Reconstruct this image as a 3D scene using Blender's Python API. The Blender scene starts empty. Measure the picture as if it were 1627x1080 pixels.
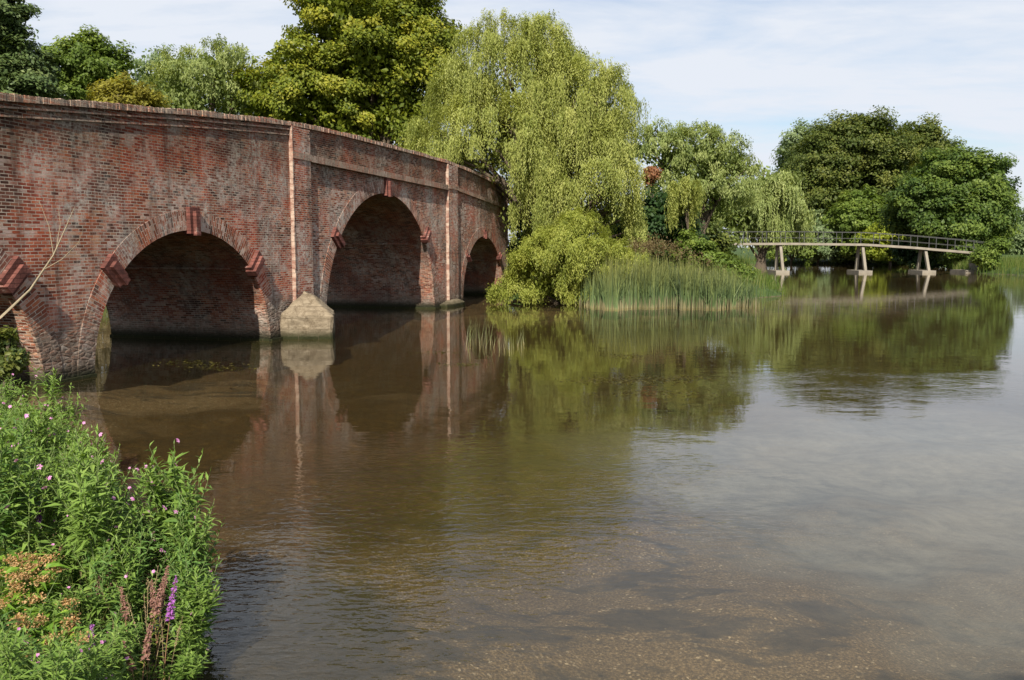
import bpy, math, random
import numpy as np
from mathutils import Vector, Matrix
random.seed(7); rng = np.random.default_rng(11)
sc = bpy.context.scene
COL = sc.collection
PI = math.pi

# ---------------------------------------------------------------- camera
FPX, CX, CY, YH, CAMH = 1400.0, 813.5, 540.0, 392.0, 2.6
PITCH = math.atan((CY - YH) / FPX)
cam = bpy.data.cameras.new('camera'); camo = bpy.data.objects.new('camera', cam); COL.objects.link(camo)
cam.sensor_width = 36; cam.lens = 36 * FPX / 1627; cam.clip_end = 3000; cam.clip_start = .1
camo.location = (0, 0, CAMH); camo.rotation_euler = (PI / 2 - PITCH, 0, 0)
sc.camera = camo
_F = np.array([0, math.cos(PITCH), -math.sin(PITCH)]); _U = np.array([0, math.sin(PITCH), math.cos(PITCH)])
def at(px, py, Y):                      # world point seen at a photo pixel, at ground distance Y
    d = (px - CX) / FPX * np.array([1., 0, 0]) + (CY - py) / FPX * _U + _F
    return np.array([0, 0, CAMH]) + d * (Y / d[1])

# ---------------------------------------------------------------- tags and mesh helpers
def tag(o, label=None, cat=None, group=None, kind=None):
    if label: o['label'] = label
    if cat: o['category'] = cat
    if group: o['group'] = group
    if kind: o['kind'] = kind
    return o
def empty(name, loc=(0, 0, 0), rz=0):
    o = bpy.data.objects.new(name, None); COL.objects.link(o); o.location = loc; o.rotation_euler = (0, 0, rz)
    o.empty_display_size = .2
    return o
def link(name, me, mats, parent=None):
    o = bpy.data.objects.new(name, me); COL.objects.link(o)
    for m in (mats if isinstance(mats, (list, tuple)) else [mats]): me.materials.append(m)
    if parent: o.parent = parent
    return o
def np_mesh(name, V, Q, tint=None, midx=None, smooth=False):
    V = np.asarray(V, np.float32); Q = np.asarray(Q, np.int32); n, k = Q.shape
    me = bpy.data.meshes.new(name)
    me.vertices.add(len(V)); me.vertices.foreach_set('co', V.ravel())
    me.loops.add(n * k); me.loops.foreach_set('vertex_index', Q.ravel())
    me.polygons.add(n); me.polygons.foreach_set('loop_start', np.arange(0, n * k, k, dtype=np.int32))
    if midx is not None: me.polygons.foreach_set('material_index', np.asarray(midx, np.int32))
    me.polygons.foreach_set('use_smooth', np.full(n, smooth))
    me.update(calc_edges=True)
    if tint is not None:
        a = me.attributes.new('tint', 'FLOAT', 'FACE'); a.data.foreach_set('value', np.asarray(tint, np.float32))
    return me
class MB:
    """collects polygons (own vertices, own uv) into one mesh"""
    def __init__(s): s.v = []; s.f = []; s.uv = []
    def face(s, pts, uv=None):
        n = len(s.v); s.v += [tuple(map(float, p)) for p in pts]; s.f.append(tuple(range(n, n + len(pts))))
        s.uv += [(float(a), float(b)) for a, b in uv] if uv is not None else [(0, 0)] * len(pts)
    def box(s, x0, x1, y0, y1, z0, z1):
        X, Y, Z = (x0, x1), (y0, y1), (z0, z1)
        p = lambda i, j, k: (X[i], Y[j], Z[k])
        s.face([p(0,0,0),p(1,0,0),p(1,0,1),p(0,0,1)], [(x0,z0),(x1,z0),(x1,z1),(x0,z1)])
        s.face([p(1,1,0),p(0,1,0),p(0,1,1),p(1,1,1)], [(x1,z0),(x0,z0),(x0,z1),(x1,z1)])
        s.face([p(0,1,0),p(0,0,0),p(0,0,1),p(0,1,1)], [(y1,z0),(y0,z0),(y0,z1),(y1,z1)])
        s.face([p(1,0,0),p(1,1,0),p(1,1,1),p(1,0,1)], [(y0,z0),(y1,z0),(y1,z1),(y0,z1)])
        s.face([p(0,0,1),p(1,0,1),p(1,1,1),p(0,1,1)], [(x0,y0),(x1,y0),(x1,y1),(x0,y1)])
        s.face([p(0,1,0),p(1,1,0),p(1,0,0),p(0,0,0)], [(x0,y1),(x1,y1),(x1,y0),(x0,y0)])
    def bar(s, a, b, w, h):                     # box beam from a to b
        a = np.array(a, float); b = np.array(b, float); d = b - a; L = np.linalg.norm(d); d /= L
        up = np.array([0, 0, 1.]) if abs(d[2]) < .9 else np.array([1., 0, 0])
        r = np.cross(d, up); r /= np.linalg.norm(r); u = np.cross(r, d)
        c = [a - r*w/2 - u*h/2, a + r*w/2 - u*h/2, a + r*w/2 + u*h/2, a - r*w/2 + u*h/2]
        e = [p + d * L for p in c]
        s.face(c[::-1]); s.face(e)
        for i in range(4):
            j = (i + 1) % 4
            s.face([c[i], c[j], e[j], e[i]], [(0, 0), (0, w), (L, w), (L, 0)])
    def mesh(s, name, weld=False):
        me = bpy.data.meshes.new(name); me.from_pydata(s.v, [], s.f)
        uvl = me.uv_layers.new(name='UVMap'); uvl.data.foreach_set('uv', np.array(s.uv, np.float32).ravel())
        me.update(); return me
    def build(s, name, mats, parent=None): return link(name, s.mesh(name), mats, parent)
def tube_arrays(paths, nseg=6):
    """paths: list of (points Nx3, radii N) -> verts, quads"""
    V = []; Q = []; off = 0
    ang = np.linspace(0, 2*PI, nseg, endpoint=False)
    for P, R in paths:
        P = np.asarray(P, float); R = np.asarray(R, float)
        T = np.gradient(P, axis=0); T /= np.linalg.norm(T, axis=1)[:, None] + 1e-9
        ref = np.where(np.abs(T[:, 2:3]) < .9, [[0, 0, 1.]], [[1., 0, 0]])
        A = np.cross(T, ref); A /= np.linalg.norm(A, axis=1)[:, None]; B = np.cross(T, A)
        ring = P[:, None] + R[:, None, None] * (np.cos(ang)[None, :, None] * A[:, None] + np.sin(ang)[None, :, None] * B[:, None])
        n = len(P); V.append(ring.reshape(-1, 3))
        for i in range(n - 1):
            for j in range(nseg):
                k = (j + 1) % nseg
                Q.append((off + i*nseg + j, off + i*nseg + k, off + (i+1)*nseg + k, off + (i+1)*nseg + j))
        off += n * nseg
    return np.vstack(V), np.array(Q)
def unit(a): return a / (np.linalg.norm(a, axis=-1, keepdims=True) + 1e-9)
def leaf_cards(P, N, D, L, W):
    """rhombic leaves: centre P, normal N, long axis near D, length L, width W (arrays)"""
    N = unit(N); D = D - (D * N).sum(1, keepdims=True) * N; D = unit(D); S = np.cross(N, D)
    L = np.broadcast_to(np.asarray(L, float), (len(P),))[:, None]; W = np.broadcast_to(np.asarray(W, float), (len(P),))[:, None]
    V = np.stack([P - D*L/2, P + S*W/2 - D*L*.08, P + D*L/2 - N*L*.08, P - S*W/2 - D*L*.08], 1).reshape(-1, 3)
    return V, np.arange(len(V)).reshape(-1, 4)

# ---------------------------------------------------------------- node helpers
def new_mat(name):
    m = bpy.data.materials.new(name); m.use_nodes = True; nt = m.node_tree; nt.nodes.clear()
    out = nt.nodes.new('ShaderNodeOutputMaterial'); return m, nt, out
def N(nt, t, **kw):
    n = nt.nodes.new('ShaderNode' + t)
    for k, v in kw.items():
        if k == 'i':
            for a, b in v.items(): n.inputs[a].default_value = b
        else: setattr(n, k, v)
    return n
def ramp(nt, fac, stops, interp='LINEAR'):
    r = nt.nodes.new('ShaderNodeValToRGB'); r.color_ramp.interpolation = interp
    e = r.color_ramp.elements
    while len(e) < len(stops): e.new(.5)
    for el, (p, c) in zip(e, stops):
        el.position = p; el.color = (*c, 1) if isinstance(c, (tuple, list)) else (c, c, c, 1)
    nt.links.new(fac, r.inputs[0]); return r.outputs[0]
def mixc(nt, fac, a, b, blend='MIX'):
    m = nt.nodes.new('ShaderNodeMix'); m.data_type = 'RGBA'; m.blend_type = blend
    for sock, v in ((m.inputs[0], fac), (m.inputs[6], a), (m.inputs[7], b)):
        if isinstance(v, bpy.types.NodeSocket): nt.links.new(v, sock)
        elif isinstance(v, (int, float)): sock.default_value = v if sock.type == 'VALUE' else (v, v, v, 1)
        else: sock.default_value = (*v, 1)
    return m.outputs[2]
def mth(nt, op, a, b=None, clamp=False):
    m = nt.nodes.new('ShaderNodeMath'); m.operation = op; m.use_clamp = clamp
    for s, v in zip(m.inputs, (a, b)):
        if v is None: continue
        if isinstance(v, bpy.types.NodeSocket): nt.links.new(v, s)
        else: s.default_value = v
    return m.outputs[0]
def noise(nt, vec, scale, detail=4, rough=.55, dist=0.0):
    n = N(nt, 'TexNoise', i={'Scale': scale, 'Detail': detail, 'Roughness': rough, 'Distortion': dist})
    nt.links.new(vec, n.inputs['Vector']); return n.outputs['Fac']
def objco(nt): return N(nt, 'TexCoord').outputs['Object']
def mapping(nt, vec, scale=(1, 1, 1), rot=(0, 0, 0), loc=(0, 0, 0)):
    m = N(nt, 'Mapping', i={'Scale': scale, 'Rotation': rot, 'Location': loc}); nt.links.new(vec, m.inputs[0]); return m.outputs[0]
def bump(nt, h, strength=1.0, dist=.01, normal=None):
    b = N(nt, 'Bump', i={'Strength': strength, 'Distance': dist}); nt.links.new(h, b.inputs['Height'])
    if normal is not None: nt.links.new(normal, b.inputs['Normal'])
    return b.outputs[0]
def principled(nt, out, col, rough=.8, spec=.3, normal=None):
    p = N(nt, 'BsdfPrincipled', i={'Roughness': rough, 'Specular IOR Level': spec})
    if isinstance(col, bpy.types.NodeSocket): nt.links.new(col, p.inputs['Base Color'])
    else: p.inputs['Base Color'].default_value = (*col, 1)
    if isinstance(rough, bpy.types.NodeSocket): nt.links.new(rough, p.inputs['Roughness'])
    if normal is not None: nt.links.new(normal, p.inputs['Normal'])
    nt.links.new(p.outputs[0], out.inputs[0]); return p

def foliage_mat(name, c0, c1, c2, trans=.46, rough=.5):
    """leaves: colour varies leaf by leaf (attribute tint) and slowly through the plant"""
    m, nt, out = new_mat(name)
    a = N(nt, 'Attribute', attribute_name='tint').outputs['Fac']
    col = ramp(nt, a, [(0, c0), (.5, c1), (1, c2)])
    p = N(nt, 'BsdfPrincipled', i={'Roughness': rough, 'Specular IOR Level': .22}); nt.links.new(col, p.inputs[0])
    t = N(nt, 'BsdfTranslucent'); tc = mixc(nt, 1.0, col, (1.25, 1.2, .55), 'MULTIPLY'); nt.links.new(tc, t.inputs[0])
    mx = N(nt, 'MixShader', i={0: trans}); nt.links.new(p.outputs[0], mx.inputs[1]); nt.links.new(t.outputs[0], mx.inputs[2])
    nt.links.new(mx.outputs[0], out.inputs[0]); return m
def plain_mat(name, col, rough=.8, var=.25, scale=6, spec=.3, bmp=.004):
    m, nt, out = new_mat(name); oc = objco(nt)
    f = noise(nt, oc, scale, 6, .65)
    c = mixc(nt, f, tuple(x * (1 - var) for x in col), tuple(min(1, x * (1 + var)) for x in col))
    principled(nt, out, c, rough, spec, bump(nt, noise(nt, oc, scale * 6, 4), .8, bmp)); return m
M = {}
M['bark'] = plain_mat('bark', (.085, .065, .045), .95, .45, 5, bmp=.02)
M['pale_twig'] = plain_mat('pale_twig', (.26, .21, .14), .8, .3, 8)
M['concrete'] = plain_mat('concrete', (.215, .19, .15), .9, .5, 1.4, bmp=.006)
M['rail_steel'] = plain_mat('rail_steel', (.05, .05, .048), .6, .2, 6)

# ---------------------------------------------------------------- world, sun, view
SUN_AZ_OFF, SUN_EL = math.radians(9), math.radians(39)
T2 = np.array([.25440478, .96709783]); NRM = np.array([T2[1], -T2[0]])      # bridge direction and its face normal
sh = -T2 * math.cos(SUN_AZ_OFF) + NRM * math.sin(SUN_AZ_OFF)
sdir = Vector((sh[0]*math.cos(SUN_EL), sh[1]*math.cos(SUN_EL), math.sin(SUN_EL)))
sun = bpy.data.lights.new('sun', 'SUN'); sun.energy = 5.0; sun.angle = math.radians(.5); sun.color = (1, .93, .82)
suno = bpy.data.objects.new('sun', sun); COL.objects.link(suno); suno.rotation_euler = sdir.to_track_quat('Z', 'Y').to_euler()
suno.location = (-20, -60, 60)
w = bpy.data.worlds.new('World'); sc.world = w; w.use_nodes = True; nt = w.node_tree; nt.nodes.clear()
wo = nt.nodes.new('ShaderNodeOutputWorld'); bg = nt.nodes.new('ShaderNodeBackground')
sky = N(nt, 'TexSky', sky_type='NISHITA', sun_disc=False, sun_elevation=SUN_EL, sun_rotation=math.atan2(sh[0], sh[1]) % (2*PI),
        air_density=1.0, dust_density=1.2, ozone_density=1.5, altitude=50)
g = N(nt, 'TexCoord').outputs['Generated']
sx = N(nt, 'SeparateXYZ'); nt.links.new(g, sx.inputs[0])
zz = mth(nt, 'ADD', mth(nt, 'MAXIMUM', sx.outputs[2], 0.0), .12)
cb = N(nt, 'CombineXYZ'); nt.links.new(mth(nt, 'DIVIDE', sx.outputs[0], zz), cb.inputs[0]); nt.links.new(mth(nt, 'DIVIDE', sx.outputs[1], zz), cb.inputs[1])
cv = mapping(nt, cb.outputs[0], (.55, 1.0, 1), (0, 0, .5), (.8, 2.3, 0))
n1 = noise(nt, cv, 1.3, 8, .58, .5); n2 = noise(nt, cv, 7, 6, .6, .3)
cf = mth(nt, 'ADD', n1, mth(nt, 'MULTIPLY', mth(nt, 'SUBTRACT', n2, .5), .25))
cf = ramp(nt, cf, [(.30, .28), (.45, .70), (.58, 1.0)])
cf = mth(nt, 'MULTIPLY', cf, ramp(nt, sx.outputs[2], [(.35, 1.0), (.7, .3)]))  # cloud thinned overhead, out of view, to cut the fill light
skycol = mixc(nt, cf, sky.outputs[0], (5.85, 6.2, 6.8))
nt.links.new(skycol, bg.inputs[0]); bg.inputs[1].default_value = .08
nt.links.new(bg.outputs[0], wo.inputs[0])
sc.view_settings.view_transform = 'Standard'; sc.view_settings.look = 'None'; sc.view_settings.exposure = .78; sc.view_settings.gamma = 1
sc.cycles.max_bounces = 8; sc.cycles.transparent_max_bounces = 16; sc.cycles.diffuse_bounces = 3; sc.cycles.glossy_bounces = 4
sc.cycles.caustics_reflective = False; sc.cycles.caustics_refractive = False; sc.cycles.sample_clamp_indirect = 6

# ---------------------------------------------------------------- terrain
WATER = np.array([(-1.2,2.2),(4,.8),(40,1),(66,40),(52,72),(47,80),(46.3,87),(47.2,92),(52,104),(74,122),(70,131),(50,133),(36,134),(30,118),(26,98),(23.6,90),
    (21.5,80),(18,62),(14.5,47),(11,43.5),(6,43),(1.5,42.2),(-.2,42.5),(-.3,48),(-5.5,51),(-14,55),(-16,50),(-17.5,36),(-19,19),(-14,10.5),(-9.3,14.6),
    (-7.6,13.0),(-6.1,10.9),(-4.75,8.9),(-3.6,7.4),(-2.75,6.3),(-2.3,5.4),(-1.95,4.4),(-1.6,3.4)])
def sdist(P):
    """signed distance to the water's edge: negative in the water"""
    A = WATER; B = np.roll(A, -1, 0); best = np.full(len(P), 1e9); ins = np.zeros(len(P), bool)
    for a, b in zip(A, B):
        ab = b - a; t = np.clip(((P - a) @ ab) / (ab @ ab), 0, 1); q = a + t[:, None] * ab
        best = np.minimum(best, np.linalg.norm(P - q, axis=1))
        c = ((a[1] > P[:, 1]) != (b[1] > P[:, 1]))
        xi = (b[0]-a[0]) * (P[:, 1]-a[1]) / (b[1]-a[1] + 1e-12) + a[0]
        ins ^= c & (P[:, 0] < xi)
    return np.where(ins, -best, best)
def ground_z(P):
    P = np.atleast_2d(np.asarray(P, float)); s = sdist(P)
    wob = .06*np.sin(P[:,0]*1.7+P[:,1]*.6) + .05*np.sin(P[:,1]*2.3-P[:,0]*.9) + .03*np.sin(P[:,0]*5.1+1)*np.sin(P[:,1]*4.3)
    land = .55 * (1 - np.exp(-np.maximum(s, 0) / .8)) + .006*np.maximum(s, 0).clip(0, 60) + wob*.8*np.clip(s, 0, 1)
    bed = -np.minimum(.1 + .075*np.maximum(-s, 0), .85) + wob*np.clip(-s, 0, 1)
    bed = np.where(s > -.4, -.25*(-s)/.4, bed - .0) if False else bed * np.clip(-s/.3, 0, 1)
    return np.where(s >= 0, land, bed)
def axis(lo, hi, fine_lo, fine_hi, step, n_out):
    fine = np.arange(fine_lo, fine_hi + 1e-6, step)
    k = np.linspace(0, 1, n_out)[1:] ** 2.2
    return np.concatenate([(fine_lo - k * (fine_lo - lo))[::-1], fine, fine_hi + k * (hi - fine_hi)])
xs = np.concatenate([axis(-1500, -9, -9, -9, 1, 26), np.arange(-8.8, 6, .2), np.arange(6, 80, .9), 80 + np.linspace(0, 1, 22)**2.4*1420])
xs = np.unique(np.concatenate([np.linspace(-40, -9, 50), xs]))
ys = np.concatenate([np.linspace(-300, -5, 10), np.arange(-4, 2, .6), np.arange(2, 16, .2), np.arange(16, 140, .9), 140 + np.linspace(0, 1, 26)**2.4*1860])
GX, GY = np.meshgrid(xs, ys); P = np.c_[GX.ravel(), GY.ravel()]
Z = ground_z(P); nx, ny = len(xs), len(ys)
idx = np.arange(nx*ny).reshape(ny, nx)
Q = np.stack([idx[:-1,:-1], idx[:-1,1:], idx[1:,1:], idx[1:,:-1]], -1).reshape(-1, 4)
m, nt, out = new_mat('ground'); oc = objco(nt)
sz = N(nt, 'SeparateXYZ'); nt.links.new(oc, sz.inputs[0])
grass = ramp(nt, noise(nt, oc, 2.2, 6, .65), [(.3, (.028, .045, .012)), (.55, (.05, .085, .02)), (.75, (.085, .11, .03))])
peb = N(nt, 'TexVoronoi', i={'Scale': 52.0, 'Randomness': 1.0}); nt.links.new(oc, peb.inputs['Vector'])
pcol = ramp(nt, N(nt, 'SeparateColor').outputs[0] if False else noise(nt, oc, 46, 3, .7), [(.25, (.035, .027, .017)), (.48, (.09, .068, .040)), (.62, (.17, .13, .08)), (.78, (.36, .30, .21))])
patch = ramp(nt, noise(nt, mapping(nt, oc, (.8, 1.5, 1)), 1.25, 8, .68, .5), [(.42, 0.0), (.50, 1.0)])
silt = ramp(nt, noise(nt, oc, 6, 6, .7), [(.3, (.024, .023, .019)), (.7, (.07, .058, .042))])
pc = N(nt, 'SeparateColor'); nt.links.new(peb.outputs['Color'], pc.inputs[0])
pcol = mixc(nt, ramp(nt, pc.outputs[0], [(.95, 0.0), (.97, .5)]), pcol, mixc(nt, pc.outputs[1], (.12, .095, .07), (.62, .55, .44)))
bed = mixc(nt, patch, silt, pcol)
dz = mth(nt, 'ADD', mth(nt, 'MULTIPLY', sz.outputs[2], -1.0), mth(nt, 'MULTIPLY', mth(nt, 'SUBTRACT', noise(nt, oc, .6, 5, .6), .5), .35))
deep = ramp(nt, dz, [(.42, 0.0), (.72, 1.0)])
def bed_spot(cx_, cy_, rx, ry):
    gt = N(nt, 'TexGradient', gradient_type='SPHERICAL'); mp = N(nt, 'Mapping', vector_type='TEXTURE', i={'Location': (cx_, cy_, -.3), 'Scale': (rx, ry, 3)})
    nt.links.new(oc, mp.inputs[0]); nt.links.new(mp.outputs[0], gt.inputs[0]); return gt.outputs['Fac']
bed_shadow = mth(nt, 'ADD', mth(nt, 'MAXIMUM', bed_spot(-1.7, 5.6, 1.5, 2.6), bed_spot(3.9, 5.4, 1.0, 1.2)), mth(nt, 'MULTIPLY', mth(nt, 'SUBTRACT', noise(nt, oc, 1.4, 6, .65), .5), .7))  # cast shadow painted into the bed colour at the near corners
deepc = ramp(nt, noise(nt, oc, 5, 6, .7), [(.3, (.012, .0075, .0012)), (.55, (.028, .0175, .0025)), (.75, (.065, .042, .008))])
sky_tone = mth(nt, 'ADD', bed_spot(8.0, 10.5, 10.5, 9.5), mth(nt, 'MULTIPLY', mth(nt, 'SUBTRACT', noise(nt, oc, .5, 5, .6), .5), .5))  # blue-grey bed tone stands in for brighter sky reflection on the right
deepc = mixc(nt, ramp(nt, sky_tone, [(.08, 0.0), (.42, .95)]), deepc, ramp(nt, noise(nt, oc, 3, 6, .7), [(.35, (.10, .108, .118)), (.65, (.175, .187, .20))]))
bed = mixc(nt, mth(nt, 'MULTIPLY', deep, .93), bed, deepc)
silty = mth(nt, 'ADD', bed_spot(-2.6, 12.5, 6.0, 8.0), mth(nt, 'MULTIPLY', mth(nt, 'SUBTRACT', noise(nt, oc, 1.0, 6, .65), .5), .7))
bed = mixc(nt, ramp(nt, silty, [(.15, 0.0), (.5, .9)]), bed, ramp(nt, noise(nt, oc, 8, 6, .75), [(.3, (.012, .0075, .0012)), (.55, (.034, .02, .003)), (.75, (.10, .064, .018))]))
bed = mixc(nt, ramp(nt, bed_shadow, [(.22, 0.0), (.42, .9)]), bed, ramp(nt, noise(nt, oc, 7, 5, .7), [(.3, (.012, .014, .014)), (.7, (.04, .036, .028))]))
wet = ramp(nt, mth(nt, 'ADD', sz.outputs[2], mth(nt, 'MULTIPLY', mth(nt, 'SUBTRACT', noise(nt, oc, 3), .5), .1)), [(.0, 0.0), (.05, 1.0)])
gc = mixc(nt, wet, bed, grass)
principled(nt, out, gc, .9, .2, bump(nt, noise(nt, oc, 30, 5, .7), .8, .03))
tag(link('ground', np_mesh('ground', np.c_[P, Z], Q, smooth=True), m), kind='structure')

# ---------------------------------------------------------------- water
m, nt, out = new_mat('river_water'); oc = objco(nt)
rp = mapping(nt, oc, (5.5, 12.0, 1), (0, 0, -.5))
r1 = noise(nt, rp, 1.0, 2, .5, .35)
r2 = noise(nt, mapping(nt, oc, (1.1, 2.0, 1), (0, 0, .3)), 1.0, 3, .5)
r3 = noise(nt, mapping(nt, oc, (11, 17, 1), (0, 0, .9)), 1.0, 2, .5)
def ruffle(cx_, cy_, rx, ry, rot):
    gtex = N(nt, 'TexGradient', gradient_type='SPHERICAL'); mp = N(nt, 'Mapping', vector_type='TEXTURE', i={'Location': (cx_, cy_, 0), 'Scale': (rx, ry, 1), 'Rotation': (0, 0, rot)})
    nt.links.new(oc, mp.inputs[0]); nt.links.new(mp.outputs[0], gtex.inputs[0]); return gtex.outputs['Fac']
pn = mth(nt, 'MULTIPLY', mth(nt, 'SUBTRACT', noise(nt, mapping(nt, oc, (.5, .7, 1)), 1.0, 4, .6), .5), 1.1)
rz = mth(nt, 'MAXIMUM', ruffle(-.3, 9.2, 4.4, 4.6, -.5), mth(nt, 'MAXIMUM', ruffle(-1.3, 6.4, 2.6, 2.8, 0), mth(nt, 'MULTIPLY', ruffle(7.4, 16.5, 7.5, 4.5, 0), .42)))
pm = ramp(nt, mth(nt, 'ADD', rz, pn), [(.18, .07), (.6, 1.0)])
h = mth(nt, 'ADD', mth(nt, 'MULTIPLY', mth(nt, 'ADD', r1, mth(nt, 'MULTIPLY', r3, .3)), mth(nt, 'MULTIPLY', pm, .0058)), mth(nt, 'MULTIPLY', r2, .0032))
nb = bump(nt, h, 1.0, 1.0)
fr = N(nt, 'Fresnel', i={'IOR': 1.333}); nt.links.new(nb, fr.inputs['Normal'])
bf = N(nt, 'NewGeometry').outputs['Backfacing']; nt.links.new(mth(nt, 'SUBTRACT', 1.333, mth(nt, 'MULTIPLY', bf, 1.333 - 1/1.333)), fr.inputs['IOR'])      # same mirror share from below as from above
gl = N(nt, 'BsdfGlossy', i={'Roughness': .012, 'Color': (1, 1, 1, 1)}); nt.links.new(nb, gl.inputs['Normal'])
tr = N(nt, 'BsdfTransparent', i={'Color': (.90, .84, .69, 1)})
df = N(nt, 'BsdfDiffuse', i={'Color': (.13, .105, .045, 1)})
under = N(nt, 'MixShader', i={0: .06}); nt.links.new(tr.outputs[0], under.inputs[1]); nt.links.new(df.outputs[0], under.inputs[2])
mx = N(nt, 'MixShader'); nt.links.new(fr.outputs[0], mx.inputs[0]); nt.links.new(under.outputs[0], mx.inputs[1]); nt.links.new(gl.outputs[0], mx.inputs[2])
nt.links.new(mx.outputs[0], out.inputs[0])
wx = np.linspace(-60, 110, 60); wy = np.linspace(-10, 140, 60); GX, GY = np.meshgrid(wx, wy)
idx = np.arange(3600).reshape(60, 60); Q = np.stack([idx[:-1,:-1], idx[:-1,1:], idx[1:,1:], idx[1:,:-1]], -1).reshape(-1, 4)
tag(link('river_water', np_mesh('river_water', np.c_[GX.ravel(), GY.ravel(), np.zeros(3600)], Q, smooth=True), m), kind='structure')

# ---------------------------------------------------------------- brick materials (uv in metres)
def brick_mat(name, bw=.195, bh=.062, off=.5, palette=0, tilt=False):
    m, nt, out = new_mat(name)
    uv = N(nt, 'UVMap').outputs[0]; oc = objco(nt)
    wob = N(nt, 'TexNoise', i={'Scale': 1.2, 'Detail': 2.0}); nt.links.new(uv, wob.inputs['Vector'])
    vadd = N(nt, 'VectorMath', operation='MULTIPLY_ADD'); nt.links.new(wob.outputs['Color'], vadd.inputs[0]); vadd.inputs[1].default_value = (.05, .035, 0); nt.links.new(uv, vadd.inputs[2])
    bt = N(nt, 'TexBrick', offset=off, i={'Scale': 1.0, 'Brick Width': bw, 'Row Height': bh, 'Mortar Size': .0085, 'Mortar Smooth': .25, 'Bias': 0.0,
            'Color1': (0, 0, 0, 1), 'Color2': (1, 1, 1, 1), 'Mortar': (.5, .5, .5, 1)})
    nt.links.new(vadd.outputs[0], bt.inputs['Vector'])
    rnd = bt.outputs['Color']; mort = bt.outputs['Fac']
    red = ramp(nt, rnd, [(0, (.05, .024, .017)), (.18, (.14, .046, .026)), (.5, (.28, .082, .040)), (.8, (.38, .12, .055)), (1, (.44, .25, .15))])
    big = noise(nt, oc, .55, 5, .6, .3)
    red = mixc(nt, ramp(nt, big, [(.48, 0.0), (.60, .9)]), red, mixc(nt, rnd, (.32, .055, .03), (.52, .13, .055)))       # bright red patches
    dark = ramp(nt, noise(nt, mapping(nt, oc, (1, 1, 1), (0, 0, 0), (7, 3, 1)), .7, 6, .65, .2), [(.5, 0.0), (.64, .7)])
    red = mixc(nt, dark, red, mixc(nt, rnd, (.035, .024, .02), (.10, .055, .042)))
    mcol = mixc(nt, noise(nt, oc, 3, 5), (.30, .24, .18), (.64, .55, .45))
    col = mixc(nt, mth(nt, 'MULTIPLY', mort, ramp(nt, noise(nt, oc, 2.4, 6, .7), [(.34, .35), (.56, 1.0)])), red, mcol)
    sp = N(nt, 'SeparateXYZ'); nt.links.new(oc, sp.inputs[0]); z = sp.outputs[2]
    fine = noise(nt, oc, 9, 6, .72)
    # lime bloom
    bl = mth(nt, 'MULTIPLY', ramp(nt, noise(nt, mapping(nt, oc, (1, 1, .8), (0, 0, 0), (2, 9, 4)), .8, 6, .68), [(.47, 0.0), (.62, 1.0)]), ramp(nt, fine, [(.44, .10), (.58, .95)]))
    col = mixc(nt, bl, col, (.52, .46, .39))
    bl2 = mth(nt, 'MULTIPLY', ramp(nt, noise(nt, mapping(nt, oc, (1, 1, 1.4), (0, 0, 0), (11, 4, 2)), 1.1, 6, .7), [(.46, 0.0), (.62, 1.0)]), ramp(nt, rnd, [(.52, 0.0), (.75, .75)]))
    col = mixc(nt, bl2, col, (.50, .42, .37))
    stv = ramp(nt, noise(nt, mapping(nt, oc, (3.2, 3.2, .35)), 1.0, 5, .65), [(.52, 0.0), (.68, .55)])
    col = mixc(nt, stv, col, (.06, .045, .035))
    # weathered grey stone-like foot of the piers
    ft = mth(nt, 'ADD', z, mth(nt, 'MULTIPLY', mth(nt, 'SUBTRACT', big, .5), 2.4))
    rv = mapping(nt, oc, (5.2, 5.2, 11.0)); ru = N(nt, 'TexVoronoi', i={'Scale': 1.0}); nt.links.new(rv, ru.inputs['Vector']); re_ = N(nt, 'TexVoronoi', feature='DISTANCE_TO_EDGE', i={'Scale': 1.0}); nt.links.new(rv, re_.inputs['Vector'])
    rcell = N(nt, 'SeparateColor'); nt.links.new(ru.outputs['Color'], rcell.inputs[0])
    rub = ramp(nt, rcell.outputs[0], [(0, (.12, .09, .066)), (.35, (.19, .145, .108)), (.6, (.23, .16, .12)), (.85, (.30, .25, .20)), (1, (.42, .36, .30))])
    rub = mixc(nt, ramp(nt, fine, [(.42, .7), (.6, 0.0)]), rub, (.045, .036, .026))
    rub = mixc(nt, ramp(nt, re_.outputs['Distance'], [(.02, .3), (.12, 0.0)]), rub, (.34, .29, .23))
    rmask = ramp(nt, mth(nt, 'MULTIPLY', ft, .5), [(.3, .82), (.75, 0.0)])
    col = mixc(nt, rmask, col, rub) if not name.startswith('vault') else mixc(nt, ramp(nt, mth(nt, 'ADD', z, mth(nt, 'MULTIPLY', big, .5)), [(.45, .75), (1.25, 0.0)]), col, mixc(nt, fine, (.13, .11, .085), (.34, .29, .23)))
    # soot and lichen under the coping
    if palette == 0:
        so = mth(nt, 'ADD', z, mth(nt, 'MULTIPLY', mth(nt, 'SUBTRACT', noise(nt, oc, .9, 6, .7), .5), 2.2))
        so = mth(nt, 'SUBTRACT', so, mth(nt, 'MULTIPLY', sp.outputs[0], .035))
        so = ramp(nt, mth(nt, 'MULTIPLY', so, .1), [(.39, 0.0), (.47, .88)])
        col = mixc(nt, so, col, mixc(nt, 1.0, col, mixc(nt, fine, (.10, .10, .10), (.85, .82, .74)), 'MULTIPLY'))
    if palette == 2:      # lichened coping
        col = mixc(nt, ramp(nt, fine, [(.36, .1), (.6, .8)]), col, mixc(nt, noise(nt, oc, 25, 4), (.14, .105, .075), (.44, .35, .26)))
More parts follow.
